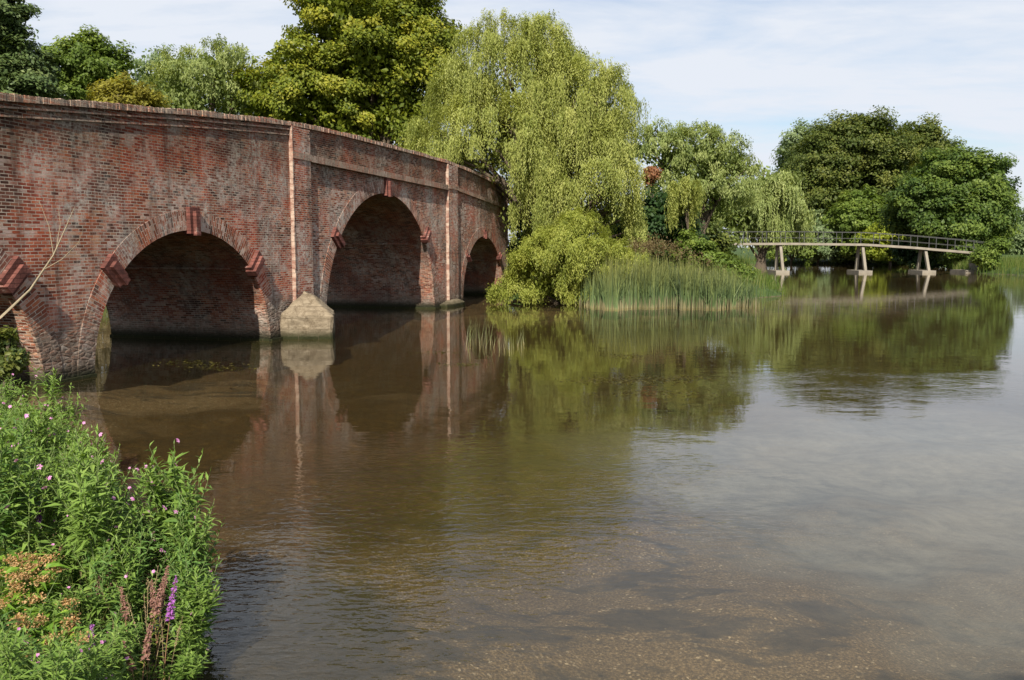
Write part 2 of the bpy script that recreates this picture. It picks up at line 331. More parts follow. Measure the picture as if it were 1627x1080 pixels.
    if palette == 1 and name.startswith('vault'): col = mixc(nt, ramp(nt, big, [(.4, .1), (.6, .5)]), col, mixc(nt, rnd, (.012, .010, .008), (.045, .034, .026)))  # vault brick darkened in colour to deepen the shade inside the arches
    # algae and damp along the waterline
    al = mth(nt, 'ADD', z, mth(nt, 'MULTIPLY', mth(nt, 'SUBTRACT', fine, .5), .14))
    col = mixc(nt, ramp(nt, al, [(.05, 1.0), (.14, .85), (.34, 0.0)]), col, (.016, .018, .008))
    hgt = mth(nt, 'ADD', mth(nt, 'MULTIPLY', mth(nt, 'SUBTRACT', 1.0, mort), .010), mth(nt, 'MULTIPLY', rnd, .006))
    hgt = mth(nt, 'ADD', hgt, mth(nt, 'MULTIPLY', noise(nt, oc, 38, 4, .7), .009))
    hgt = mth(nt, 'ADD', hgt, mth(nt, 'MULTIPLY', mth(nt, 'MULTIPLY', rmask, mth(nt, 'MINIMUM', re_.outputs['Distance'], .25)), .07))
    hgt = mth(nt, 'ADD', hgt, mth(nt, 'MULTIPLY', noise(nt, oc, 1.3, 3), .05))
    principled(nt, out, col, .92, .15, bump(nt, hgt, 1.0, 1.0)); return m
M['brick'] = brick_mat('brick')
M['vault_brick'] = brick_mat('vault_brick', palette=1)
M['ring_brick'] = brick_mat('ring_brick', .24, .075, .5, 1)
M['coping_brick'] = brick_mat('coping_brick', .3, .085, 0.0, 2)
M['string_brick'] = brick_mat('string_brick', .23, .1, .5, 2)
m, nt, out = new_mat('terracotta'); oc = objco(nt)
c = ramp(nt, noise(nt, oc, 4, 6, .7), [(.3, (.07, .03, .024)), (.5, (.14, .052, .04)), (.6, (.19, .08, .062)), (.7, (.34, .26, .22))])
kb = N(nt, 'TexBrick', i={'Scale': 1.0, 'Brick Width': .30, 'Row Height': .085, 'Mortar Size': .007, 'Color1': (.7, .7, .7, 1), 'Color2': (1.15, 1.1, 1.1, 1), 'Mortar': (.5, .48, .46, 1)}); kx = N(nt, 'SeparateXYZ'); nt.links.new(oc, kx.inputs[0]); kc = N(nt, 'CombineXYZ'); nt.links.new(kx.outputs[0], kc.inputs[0]); nt.links.new(kx.outputs[2], kc.inputs[1]); nt.links.new(kc.outputs[0], kb.inputs['Vector'])
c = mixc(nt, 1.0, c, kb.outputs['Color'], 'MULTIPLY')
principled(nt, out, c, .85, .2, bump(nt, noise(nt, oc, 30, 4), .8, .012)); M['terracotta'] = m
def stone_mat():
    m, nt, out = new_mat('pier_stone'); oc = objco(nt); sp = N(nt, 'SeparateXYZ'); nt.links.new(oc, sp.inputs[0]); z = sp.outputs[2]
    st = noise(nt, mapping(nt, oc, (1, 1, 5)), 2.5, 7, .7); fine = noise(nt, oc, 11, 6, .7)
    c = ramp(nt, st, [(.3, (.12, .095, .065)), (.5, (.205, .165, .112)), (.7, (.29, .24, .17))])
    c = mixc(nt, ramp(nt, noise(nt, oc, 5, 6, .75), [(.50, 0.0), (.62, .75)]), c, (.10, .075, .048))
    al = mth(nt, 'ADD', z, mth(nt, 'MULTIPLY', mth(nt, 'SUBTRACT', fine, .5), .1))
    c = mixc(nt, ramp(nt, al, [(.05, 1.0), (.13, .75), (.30, 0.0)]), c, (.022, .024, .009))
    jb = N(nt, 'TexBrick', i={'Scale': 1.0, 'Brick Width': .7, 'Row Height': .31, 'Mortar Size': .012, 'Mortar Smooth': .6}); jv = N(nt, 'CombineXYZ'); nt.links.new(mth(nt, 'SUBTRACT', sp.outputs[0], mth(nt, 'MULTIPLY', sp.outputs[1], 1.0)), jv.inputs[0]); nt.links.new(mth(nt, 'ADD', z, mth(nt, 'MULTIPLY', st, .06)), jv.inputs[1]); nt.links.new(jv.outputs[0], jb.inputs['Vector'])
    c = mixc(nt, mth(nt, 'MULTIPLY', jb.outputs['Fac'], .55), c, (.08, .06, .04))
    principled(nt, out, c, .93, .15, bump(nt, fine, 1.0, .03)); return m
M['stone'] = stone_mat()
M['pilaster'] = brick_mat('pilaster_brick', palette=1)
m, nt, out = new_mat('pale_return'); oc = objco(nt)
c = mixc(nt, ramp(nt, noise(nt, mapping(nt, oc, (1, 1, 2.2)), 2.0, 7, .7), [(.46, 0.0), (.58, .85)]), mixc(nt, noise(nt, oc, 14, 5, .7), (.30, .215, .16), (.50, .39, .31)), (.22, .105, .075))
principled(nt, out, c, .9, .2, bump(nt, noise(nt, oc, 20, 5), .8, .01)); M['pale_edge'] = m  # pale colour carries the sunlight on the pilasters' near edge
M['road'] = plain_mat('road_tarmac', (.06, .06, .06), .95, .3, 10)

# ---------------------------------------------------------------- the brick bridge (local x along the river face, y into the bridge, z up)
A0 = (-8.46201295, 17.67967387, 0)
WID = 5.2
bridge = empty('brick_bridge', A0, math.atan2(T2[1], T2[0]))
tag(bridge, 'old humped red brick bridge on round arches crossing the river', 'bridge')
ARCH = [(-4.75, 3.45, 3.0), (3.45, 3.45, 3.0), (15.28, 5.06, 4.54), (27.78, 3.55, 3.14)]       # centre, half span, rise
TOPS = np.array([(-14, 4.0), (-10, 4.6), (-1.95, 5.29), (1.33, 5.6), (3.5, 5.81), (6.27, 6.04), (8.4, 6.2), (11.5, 6.3), (18.3, 6.36), (22.3, 6.37), (25.8, 6.24), (30.6, 5.95), (32.4, 5.8)])
def top(u): return float(np.interp(u, TOPS[:, 0], TOPS[:, 1])) - .15
U0, U1, ZB = -13.0, 32.4, -1.4
def epts(c, a, b, n=40, k=0.0):
    t = np.linspace(PI, 0, n + 1); return np.c_[c + (a + k)*np.cos(t), (b + k)*np.sin(t)]
for side, nm in ((0, 'river_wall'), (1, 'back_wall')):
    mb = MB(); us = set(np.arange(U0, U1, .6)) | {U1}
    for c, a, b in ARCH: us |= set(epts(c, a, b)[:, 0])
    us = sorted(us); us = [u for i, u in enumerate(us) if i == 0 or u - us[i-1] > 1e-5]
    def low(u, mid):
        for c, a, b in ARCH:
            if abs(mid - c) < a: return b * math.sqrt(max(0, 1 - ((u - c)/a)**2))
        return ZB
    for a_, b_ in zip(us[:-1], us[1:]):
        md = (a_ + b_)/2; q = [(a_, low(a_, md)), (b_, low(b_, md)), (b_, top(b_)), (a_, top(a_))]
        y = 0 if side == 0 else WID; yi = .36 if side == 0 else WID - .36
        pts = [(u, y, z) for u, z in q]
        mb.face(pts if side == 0 else pts[::-1], q if side == 0 else q[::-1])
        rd = [(a_, top(a_) - 1.1), (b_, top(b_) - 1.1), (b_, top(b_)), (a_, top(a_))]
        pts = [(u, yi, z) for u, z in rd]; mb.face(pts[::-1] if side == 0 else pts, rd[::-1] if side == 0 else rd)
    mb.build(nm, M['brick'], bridge)
for c, a, b in ARCH:                                     # vaults
    mb = MB(); e = np.vstack([[(c - a, ZB)], epts(c, a, b), [(c + a, ZB)]]); s = np.concatenate([[0], np.cumsum(np.linalg.norm(np.diff(e, axis=0), axis=1))])
    for i in range(len(e) - 1):
        p, q = e[i], e[i+1]
        mb.face([(p[0], 0, p[1]), (p[0], WID, p[1]), (q[0], WID, q[1]), (q[0], 0, q[1])], [(0, s[i]), (WID, s[i]), (WID, s[i+1]), (0, s[i+1])])
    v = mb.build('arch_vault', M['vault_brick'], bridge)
    # brick voussoir ring, slightly proud of the wall
    mb = MB(); th = .46; pr = .009
    i_, o_ = epts(c, a, b, 48, -.012), epts(c, a, b, 48, th); s = np.concatenate([[0], np.cumsum(np.linalg.norm(np.diff((i_+o_)/2, axis=0), axis=1))])
    for k in range(48):
        p0, p1, q0, q1 = i_[k], i_[k+1], o_[k], o_[k+1]
        P3 = lambda p, y: (p[0], y, p[1])
        mb.face([P3(p0, -pr), P3(p1, -pr), P3(q1, -pr), P3(q0, -pr)], [(0, s[k]), (0, s[k+1]), (th, s[k+1]), (th, s[k])])
        mb.face([P3(q0, -pr), P3(q1, -pr), P3(q1, .05), P3(q0, .05)], [(0, s[k]), (0, s[k+1]), (.05, s[k+1]), (.05, s[k])])
        mb.face([P3(p0, .05), P3(p1, .05), P3(p1, -pr), P3(p0, -pr)], [(0, s[k]), (0, s[k+1]), (.05, s[k+1]), (.05, s[k])])
    mb.build('arch_ring', M['ring_brick'], bridge)
def keystone(c, a, b, th, ln=.68, wd=.5, pj=.2):
    """stepped block set radially across the ring; th = position round the arch"""
    x, z = c + a*math.cos(th), b*math.sin(th); r = np.array([math.cos(th)/a, math.sin(th)/b]); r /= np.linalg.norm(r); t = np.array([r[1], -r[0]])
    mb = MB()
    for w2, y1, l0, l1 in ((wd, pj, -.09, ln), (wd*.42, pj + .09, -.13, ln - .1)):
        c4 = [(-w2/2, l0), (w2/2, l0), (w2/2*1.08, l1), (-w2/2*1.08, l1)]
        f = [(x + t[0]*p + r[0]*q, z + t[1]*p + r[1]*q) for p, q in c4]
        fr = [(u, -y1, v) for u, v in f]; bk = [(u, .1, v) for u, v in f]
        mb.face(fr); mb.face(bk[::-1])
        for i in range(4):
            j = (i+1) % 4; mb.face([fr[j], fr[i], bk[i], bk[j]])
    mb.build('keystone', M['terracotta'], bridge)
for (c, a, b), sc_, ths in zip(ARCH, (1, 1, 1, .6), ((90, 138, 40), (90, 139.5, 41.5), (90, 143, 40), (90, 140, 40))):
    for th in ths: keystone(c, a, b, math.radians(th), .53*sc_, .37*sc_, .11*sc_)
# ledges where wall meets vault, seen inside the arches
for (c, a, b), zl in zip(ARCH[1:], (2.05, 2.75, 1.9)):
    for sgn in (1, -1):
        xw = c + sgn*a*math.sqrt(1 - (zl/b)**2); mb = MB()
        x0, x1 = sorted((xw - sgn*.07, xw + sgn*.15)); mb.box(x0, x1, .6, WID - .6, zl - .06, zl); mb.build('vault_ledge', M['vault_brick'], bridge)
def strip_mb(u0, u1, y0, y1, zf, h, n=60, flat=None):
    mb = MB(); us = np.linspace(u0, u1, n + 1)
    for a_, b_ in zip(us[:-1], us[1:]):
        za, zb = zf(a_), zf(b_)
        mb.face([(a_, y0, za), (b_, y0, zb), (b_, y0, zb+h), (a_, y0, za+h)], [(0, a_), (0, b_), (h, b_), (h, a_)])
        mb.face([(b_, y1, zb), (a_, y1, za), (a_, y1, za+h), (b_, y1, zb+h)], [(0, b_), (0, a_), (h, a_), (h, b_)])
        mb.face([(a_, y0, za+h), (b_, y0, zb+h), (b_, y1, zb+h), (a_, y1, za+h)], [(0, a_), (0, b_), (.3, b_), (.3, a_)])
        mb.face([(a_, y1, za), (b_, y1, zb), (b_, y0, zb), (a_, y0, za)], [(0, a_), (0, b_), (.3, b_), (.3, a_)])
    for u, s_ in ((u0, 1), (u1, -1)):
        z = zf(u); p = [(u, y1, z), (u, y0, z), (u, y0, z+h), (u, y1, z+h)]; mb.face(p if s_ > 0 else p[::-1])
    return mb
mb = MB(); u = U0
while u < U1 + .04:
    j = rng.normal(0, .006); z0 = top(u + .04); z1 = z0 + .125 + j + .012*math.sin(u*2.1); y0 = -.075 + rng.normal(0, .008)
    mb.box(u, u + .079, y0, .41, z0 + .0 + rng.uniform(0, .003), z1); u += .086
mb.build('coping', M['coping_brick'], bridge)
strip_mb(U0, U1 + .04, -.06, .40, top, .11).build('coping_bed', M['string_brick'], bridge)
strip_mb(U0, U1 + .05, WID - .42, WID + .09, top, .15).build('coping', M['coping_brick'], bridge)
strip_mb(U0, 8.2, -.05, .02, lambda u: top(u) - .12, .035).build('string_course', M['string_brick'], bridge)
strip_mb(U0, 8.2, -.035, .02, lambda u: top(u) - .27, .035).build('string_course', M['string_brick'], bridge)
strip_mb(9.32, 21.9, -.13, .02, lambda u: 5.12 - .004*(u-8.6), .2).build('string_course', M['string_brick'], bridge)
strip_mb(23.3, U1, -.09, .02, lambda u: 5.12 - .055*(u-23.3), .16).build('string_course', M['string_brick'], bridge)
strip_mb(U0, U1, .37, WID - .37, lambda u: top(u) - 1.25, .2).build('road_deck', M['road'], bridge)
for u in (U0, U1 + .003):
    mb = MB(); mb.face([(u, WID, ZB), (u, 0, ZB), (u, 0, top(u)), (u, WID, top(u))][::(1 if u < 0 else -1)], [(WID, ZB), (0, ZB), (0, top(u)), (WID, top(u))][::(1 if u < 0 else -1)])
    mb.build('end_wall', M['brick'], bridge)
for u0, u1, pj, zb in ((8.22, 9.3, .10, .3), (21.95, 23.25, .12, -1.2)):
    zt = top((u0 + u1)/2) - .02
    mb = MB(); mb.box(u0, u1, -pj, .02, zb, min(top(u0), top(u1)) - .004); mb.build('pilaster', M['pilaster'], bridge)
    mb = MB(); zq = zb
    while zq < min(top(u0), top(u1)) - .02:
        z2 = min(zq + rng.uniform(.11, .24), min(top(u0), top(u1)) - .008); mb.box(u0 - .012 - rng.uniform(0, .014), u0 + rng.uniform(.015, .06), -pj - .004 - rng.uniform(0, .014), -.002, zq, z2 - .006); zq = z2
    mb.build('pale_edge', M['pale_edge'], bridge)  # pale edging added so the sun-facing return looks brighter
    mb = MB(); mb.box(u0 - .025, u1 + .03, -pj - .03, .015, 5.13, 5.32); mb.build('pilaster_band', M['string_brick'], bridge)
# stone cutwater with a hipped cap at the pier between the two full arches; a lower one at the next pier
def cutwater(pl, z1, ap):
    mb = MB(); n = len(pl)
    def wob(p):
        x, y, z = p; k = .026 if z > ZB + .2 else 0
        return (x + k*math.sin(z*9 + x*7)*math.cos(y*8), y + k*math.sin(x*8 + z*7), z + k*math.sin(x*6.1 + y*9.3 + 1)*(1 if z > .3 else .2))
    def patch_(a_, b_, c_, d_, m_):
        a_, b_, c_, d_ = (np.array(q, float) for q in (a_, b_, c_, d_)); g_ = [[wob((a_*(1-u) + b_*u)*(1-v) + (d_*(1-u) + c_*u)*v) for u in np.linspace(0, 1, m_+1)] for v in np.linspace(0, 1, m_+1)]
        for i in range(m_):
            for j in range(m_): mb.face([g_[i][j], g_[i][j+1], g_[i+1][j+1], g_[i+1][j]])
    for i in range(n - 1):
        a_, b_ = pl[i], pl[i+1]
        patch_((*a_, -.3), (*b_, -.3), (*b_, z1), (*a_, z1), 8)
        sh_ = [tuple(np.array((*q, z1))*.45 + np.array(ap)*.55 + np.array([0, 0, .03])) for q in (a_, b_)]      # rounded shoulder
        patch_((*a_, z1), (*b_, z1), sh_[1], sh_[0], 6); patch_(sh_[0], sh_[1], ap, ap, 5)
    mb.build('cutwater', M['stone'], bridge)
cutwater([(7.46, .02), (7.46, -.2), (7.8, -1.38), (7.88, -1.42), (8.3, -1.25), (9.9, -.42), (10.0, .02)], .66, (8.4, -.3, 1.34))
cutwater([(21.0, .02), (21.1, -.3), (21.6, -.45), (23.0, -.45), (23.6, -.3), (23.8, .02)], .12, (22.6, -.05, .3))
# damp stone plinths at the foot of the piers
for u0, u1 in ((-1.28, -.02), (6.93, 10.2), (20.36, 24.2), (31.35, 32.4)):
    mb = MB(); mb.box(u0 - .04, u1 + .04, -.05, WID + .05, ZB, .05); mb.build('pier_footing', M['stone'], bridge)

# ---------------------------------------------------------------- footbridge
FY = 90.0
fb = empty('footbridge', (36, FY, 0)); tag(fb, 'slender pale concrete footbridge with dark railings on splayed legs, far up the river', 'footbridge')
FD = np.array([(13., 2.9), (23.6, 3.0), (28, 3.02), (35.6, 2.93), (40.3, 2.64), (46.4, 2.12), (49, 1.75)])
fz = lambda x: float(np.interp(x, FD[:, 0], FD[:, 1]))
mb = MB(); xs_ = np.linspace(17, 48.2, 40)
for a_, b_ in zip(xs_[:-1], xs_[1:]):
    za, zb = fz(a_), fz(b_); a, b = a_ - 36, b_ - 36; y0, y1, h = -.85, .85, .23
    mb.face([(a, y0, za-h), (b, y0, zb-h), (b, y0, zb), (a, y0, za)]); mb.face([(b, y1, zb-h), (a, y1, za-h), (a, y1, za), (b, y1, zb)])
    mb.face([(a, y0, za), (b, y0, zb), (b, y1, zb), (a, y1, za)]); mb.face([(a, y1, za-h), (b, y1, zb-h), (b, y0, zb-h), (a, y0, za-h)])
mb.build('deck', M['concrete'], fb)
for y in (-.76, .76):
    rl = MB()
    for h in (.5, 1.12):
        for a_, b_ in zip(xs_[:-1], xs_[1:]): rl.bar((a_ - 36, y, fz(a_) + h), (b_ - 36, y, fz(b_) + h), .05 if h > 1 else .03, .05 if h > 1 else .03)
    ro = rl.build('railing', M['rail_steel'], fb)
    for x in np.arange(18, 48, 1.9):
        pm_ = MB(); pm_.bar((x - 36, y, fz(x) - .1), (x - 36, y, fz(x) + 1.14), .055, .055); pm_.build('railing_post', M['rail_steel'], ro)
for px in (1236, 1365, 1464):
    x = (px - CX)/FPX*FY - 36; zt = fz(x + 36) - .23
    for s_ in (-1, 1):
        l = MB(); l.bar((x - .06, s_*.45, zt + .05), (x + .06, s_*1.2, .15), .3, .26); l.build('leg', M['concrete'], fb)
    f = MB(); f.box(x - .75, x + .62, -1.6, 1.6, -1.2, .24); f.build('footing', M['concrete'], fb)
f = MB(); f.box(9.4, 11.0, -1.6, 1.6, -1.2, .27); f.build('footing', M['concrete'], fb)
f = MB(); f.box(10.9, 12.4, -.8, .8, .2, fz(47.6) - .28); f.build('abutment', M['concrete'], fb)
f = MB(); f.box(-19.4, -17.6, -.8, .8, -.5, 2.63); f.build('abutment', M['concrete'], fb)

# ---------------------------------------------------------------- trees
FM = {
 'chestnut': foliage_mat('chestnut_leaf', (0.075, 0.11, 0.014), (0.18, 0.215, 0.024), (0.34, 0.33, 0.04)),
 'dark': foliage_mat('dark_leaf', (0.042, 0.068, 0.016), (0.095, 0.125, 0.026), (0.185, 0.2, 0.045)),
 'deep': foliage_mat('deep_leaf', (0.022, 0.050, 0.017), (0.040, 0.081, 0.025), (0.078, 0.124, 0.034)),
 'mid': foliage_mat('mid_leaf', (0.075, 0.12, 0.02), (0.135, 0.195, 0.034), (0.215, 0.275, 0.055)),
 'pale': foliage_mat('pale_leaf', (0.13, 0.18, 0.052), (0.25, 0.3, 0.095), (0.37, 0.41, 0.16)),
 'willow': foliage_mat('willow_leaf', (0.155, 0.195, 0.042), (0.305, 0.335, 0.082), (0.44, 0.455, 0.15)),
 'lime': foliage_mat('lime_leaf', (0.14, 0.18, 0.02), (0.26, 0.31, 0.035), (0.4, 0.42, 0.06)),
 'grey': foliage_mat('grey_leaf', (0.1, 0.15, 0.06), (0.17, 0.23, 0.1), (0.24, 0.3, 0.15)),
 'sallow': foliage_mat('sallow_leaf', (0.14, 0.18, 0.028), (0.285, 0.32, 0.058), (0.43, 0.445, 0.105)),
 'oak': foliage_mat('oak_leaf', (.045, .085, .02), (.10, .155, .03), (.19, .25, .05)),
 'tan': foliage_mat('tan_leaf', (.14, .115, .06), (.24, .195, .11), (.34, .29, .18)),
 'olive': foliage_mat('olive_leaf', (0.155, 0.132, 0.022), (0.248, 0.232, 0.034), (0.341, 0.310, 0.054)),
 'red': foliage_mat('red_leaf', (0.2, 0.09, 0.04), (0.3, 0.14, 0.07), (0.3, 0.22, 0.09)),
 'conifer': foliage_mat('conifer_leaf', (0.05, 0.08, 0.026), (0.085, 0.125, 0.038), (0.15, 0.185, 0.06), .15),
}
def blob3(blobs, d, deep=.7):
    """crown lobes given as (photo x, photo y, radius) at distance d -> spheres with depth of their own"""
    C = []; R = []
    for px, py, r in blobs:
        r3 = r*d/FPX
        y = d + rng.uniform(-.55, .35)*r3
        C.append(at(px, py, d) + np.array([0, y - d, 0])); R.append(r3)
        if rng.random() < deep:
            C.append(at(px, py, d) + np.array([rng.normal(0, .3)*r3, r3*rng.uniform(.8, 1.5), -.1*r3])); R.append(r3*.85)
    return np.array(C), np.array(R)
def surface(C, R, n, lo=.78, hi=1.05, inside=.72):
    k = rng.choice(len(C), n*2, p=R**2/np.sum(R**2)); d = unit(rng.normal(size=(n*2, 3)))
    P = C[k] + d*R[k][:, None]*rng.uniform(lo, hi, n*2)[:, None]
    D = np.linalg.norm(P[:, None] - C[None], axis=2)/R[None]; D[np.arange(n*2), k] = 9
    ok = (D.min(1) > inside) & (P[:, 2] > .3)
    return P[ok][:n], d[ok][:n]
def trunk_paths(base, C, R, r0, fork):
    """a tapering, slightly bent trunk with limbs to the crown lobes"""
    paths = []; topz = C[:, 2].max()*.75; cx, cy = np.average(C[:, 0], weights=R), np.average(C[:, 1], weights=R)
    n = 9; t = np.linspace(0, 1, n)
    tp = np.c_[base[0] + (cx-base[0])*t**1.5 + .15*np.sin(t*5), base[1] + (cy-base[1])*t**1.5 + .12*np.cos(t*4), base[2] - .3 + (topz-base[2])*t]
    paths.append((tp, r0*(1.25*np.exp(-t*7) + 1 - .82*t)))
    for c, r in zip(C, R):
        s = np.clip((c[2]-base[2])*fork/(topz-base[2]), .12, .85); i = s*(n-1); p0 = tp[int(i)]
        q = np.linspace(0, 1, 6)[:, None]; mid = p0*(1-q) + c*q; mid[:, 2] += np.sin(q[:, 0]*PI)*.12*np.linalg.norm(c-p0)
        paths.append((mid, r0*.42*(1 - .85*q[:, 0]) + .02))
    return paths
def tree(name, label, blobs, d, mat, base_px, leaf=.26, clumps=160, cr=.75, per=150, cat='tree', r0=.35, flat=.65, up=.6, group=None, fill=.25, fork=.45, deep=.7, droop=0.0, base_z=None):
    C, R = blob3(blobs, d, deep)
    bx = (base_px - CX)/FPX*d; by = d + .4*R.mean(); bz = float(ground_z([[bx, by]])[0]) if base_z is None else base_z
    base = np.array([bx, by, bz]); e = empty(name, tuple(base)); tag(e, label, cat, group)
    V, Q = tube_arrays([(p - base, r) for p, r in trunk_paths(base, C, R, r0, fork)], 7)
    link('trunk', np_mesh('trunk', V, Q, smooth=True), M['bark'], e)
    P, D = surface(C, R, clumps, .75, 1.16)
    n = len(P); rc = cr*rng.uniform(.6, 1.35, n)
    cnt = np.maximum(8, (per*(rc/cr)**2*rng.uniform(.7, 1.2, n))).astype(int); k = np.repeat(np.arange(n), cnt); m_ = len(k)
    off = unit(rng.normal(size=(m_, 3)))*(rng.random(m_)**(1/2.2))[:, None]*rc[k][:, None]; off[:, 2] *= flat
    LP = P[k] + off; LP[:, 2] -= droop*np.abs(rng.normal(size=m_))*rc[k]
    NN = D[k]*.75 + np.array([0, 0, up]) + unit(off)*.35 + rng.normal(size=(m_, 3))*.45
    tt = np.clip(.5 + rng.normal(0, .17, m_) + rng.normal(0, .2, n)[k], 0, 1)
    fn = int(m_*fill); kk = rng.choice(len(C), fn, p=R**3/np.sum(R**3))
    FP = C[kk] + unit(rng.normal(size=(fn, 3)))*(rng.random(fn)**.5*R[kk]*.85)[:, None]
    LP = np.vstack([LP, FP]); NN = np.vstack([NN, rng.normal(size=(fn, 3)) + [0, 0, .5]]); tt = np.concatenate([tt, np.clip(.3 + rng.normal(0, .15, fn), 0, 1)])
    sz = leaf*rng.uniform(.6, 1.3, len(LP)); sz[m_:] *= 1.6
    ok = LP[:, 2] > bz*.5 + .05; LP, NN, tt, sz = LP[ok], NN[ok], tt[ok], sz[ok]
    V, Q = leaf_cards(LP - base, NN, rng.normal(size=(len(LP), 3)) + [0, 0, -.5], sz, sz*.62)
    link('crown', np_mesh('crown', V, Q, tt), FM[mat], e)
    return e
def willow(name, label, blobs, d, mat, base_px, tufts=150, strands=34, length=(1.4, 3.4), leaf=.2, lw=.05, spread=.9, step=.085, cat='tree', r0=.4, group=None, zmin=.03, fill=6000, out=1.0, deep=.7, base_y=0):
    C, R = blob3(blobs, d, deep)
    bx = (base_px - CX)/FPX*d; by = d + .4*R.mean() + base_y; bz = max(0.05, float(ground_z([[bx, by]])[0])); base = np.array([bx, by, bz])
    e = empty(name, tuple(base)); tag(e, label, cat, group)
    P, D = surface(C, R, tufts, .8, 1.08, .7); ok = D[:, 2] > -.35; P, D = P[ok], D[ok]
    V, Q = tube_arrays([(p - base, r) for p, r in trunk_paths(base, C, R, r0, .4)], 7)
    link('trunk', np_mesh('trunk', V, Q, smooth=True), M['bark'], e)
    n = len(P); ns = n*strands; k = np.repeat(np.arange(n), strands)
    az = rng.uniform(0, 2*PI, ns); outw = np.c_[np.cos(az), np.sin(az), np.zeros(ns)]*rng.uniform(.1, 1, ns)[:, None]*.6 + D[k]*np.array([1, 1, .35])*.8*out
    L = rng.uniform(*length, ns)*rng.uniform(.75, 1.2, n)[k]; sp = spread*rng.uniform(.55, 1.25, ns)
    st = int(length[1]*1.2/step) + 1; s = np.arange(st)*step
    # each strand springs outwards, arches over and hangs
    a = 1 - np.exp(-s[None]/(.45*sp[:, None])); hor = sp[:, None]*a*.75
    zoff = .32*sp[:, None]*a - np.maximum(0, s[None] - .45*sp[:, None])*(.96)
    sway = .05*np.sin(s[None]*2.1 + rng.uniform(0, 6, ns)[:, None])
    start = P[k] + rng.normal(0, .16, (ns, 3))*spread
    X = start[:, None] + outw[:, None]*hor[..., None]; X[..., 2] += zoff; X[..., 0] += sway
    uu = (X[..., 0]-A0[0])*T2[0] + (X[..., 1]-A0[1])*T2[1]; vv = (X[..., 0]-A0[0])*NRM[0] + (X[..., 1]-A0[1])*NRM[1]
    keep = (s[None] < L[:, None]) & (X[..., 2] > zmin) & ~((uu < 33.2) & (uu > 0) & (vv < 1.3) & (vv > -5.4) & (X[..., 2] < 6.7) & ((X[..., 2] > 1.0) | (vv < 0)))
    LP = X[keep]; kk = np.repeat(np.arange(ns), st).reshape(ns, st)[keep]; m_ = len(LP)
    LP = LP + rng.normal(0, .035, (m_, 3))
    a2 = rng.uniform(0, 2*PI, m_); DD = np.c_[np.cos(a2)*.5, np.sin(a2)*.5, -np.ones(m_)] + outw[kk]*.25
    a3 = a2 + rng.normal(0, .8, m_); NN = np.c_[np.cos(a3), np.sin(a3), rng.uniform(.2, .9, m_)] + D[k[kk]]*1.2
    tt = np.clip(.5 + rng.normal(0, .14, m_) + rng.normal(0, .15, ns)[kk] + rng.normal(0, .12, n)[k[kk]], 0, 1)
    f = rng.choice(len(C), fill, p=R**3/np.sum(R**3)); FP = C[f] + unit(rng.normal(size=(fill, 3)))*(rng.random(fill)**.5*R[f]*.8)[:, None]
    FP = FP[FP[:, 2] > zmin + .3]; fl = len(FP)
    LL = np.concatenate([leaf*rng.uniform(.6, 1.3, m_), leaf*2*rng.uniform(.6, 1.2, fl)]); WW = np.concatenate([np.full(m_, lw)*rng.uniform(.7, 1.3, m_), np.full(fl, lw*3.0)])
    V, Q = leaf_cards(np.vstack([LP, FP]) - base, np.vstack([NN, rng.normal(size=(fl, 3))]), np.vstack([DD, rng.normal(size=(fl, 3))*.5 - [0, 0, 1]]), LL, WW)
    link('crown', np_mesh('crown', V, Q, np.concatenate([tt, np.clip(rng.normal(.25, .12, fl), 0, 1)])), FM[mat], e)
    return e

# behind the brick bridge, left to right
tree('cedar_tree', 'dark feathery conifer at the far left above the bridge parapet', [(-25,60,45),(5,28,30),(-5,105,45),(35,112,26),(15,140,40),(58,138,22),(35,75,16),(-20,0,35)], 46, 'conifer', -20, .2, 170, .62, 170, flat=.3, up=.9, droop=.25, r0=.45)
tree('round_tree', 'bright green round headed tree left of the yellowish shrub', [(140,95,38),(108,110,34),(172,102,30),(92,135,26),(150,135,36),(190,122,16),(140,75,18),(110,160,36)], 62, 'mid', 140, .26, 170, .7, 120, fill=.12)
tree('airy_tree', 'thin crowned pale tree with sky showing through, far behind the bridge', [(228,100,26),(262,104,26),(212,122,24),(290,112,20),(250,132,28),(240,160,36)], 78, 'grey', 245, .26, 120, .75, 70, fill=.05)
tree('olive_shrub', 'low yellowish olive shrub just over the bridge parapet', [(195,152,28),(168,158,20),(226,158,22),(200,178,40)], 52, 'olive', 198, .2, 110, .55, 110, cat='shrub', r0=.18)
willow('silvery_willow_tree', 'soft light green upright willow between the olive shrub and the tall chestnut', [(300,132,48),(350,122,46),(378,112,28),(265,152,38),(320,165,50),(378,160,40),(338,98,24),(285,118,26),(390,92,14)], 60, 'pale', 330, 330, 26, (.3, 1.0), .19, .07, .9, .13, fill=3000)
tree('chestnut_tree', 'tall broad chestnut with yellowing leaves rising behind the brick bridge', [(565,20,72),(615,5,72),(520,45,55),(655,60,58),(600,90,70),(470,105,52),(428,140,40),(540,130,62),(655,130,52),(690,95,34),(480,165,55),(560,195,55),(640,185,50),(420,175,36),(700,150,30),(580,-35,60),(702,50,18),(500,5,28),(640,-30,50)], 59, 'chestnut', 585, .235, 420, .85, 240, r0=.6, fill=.3)
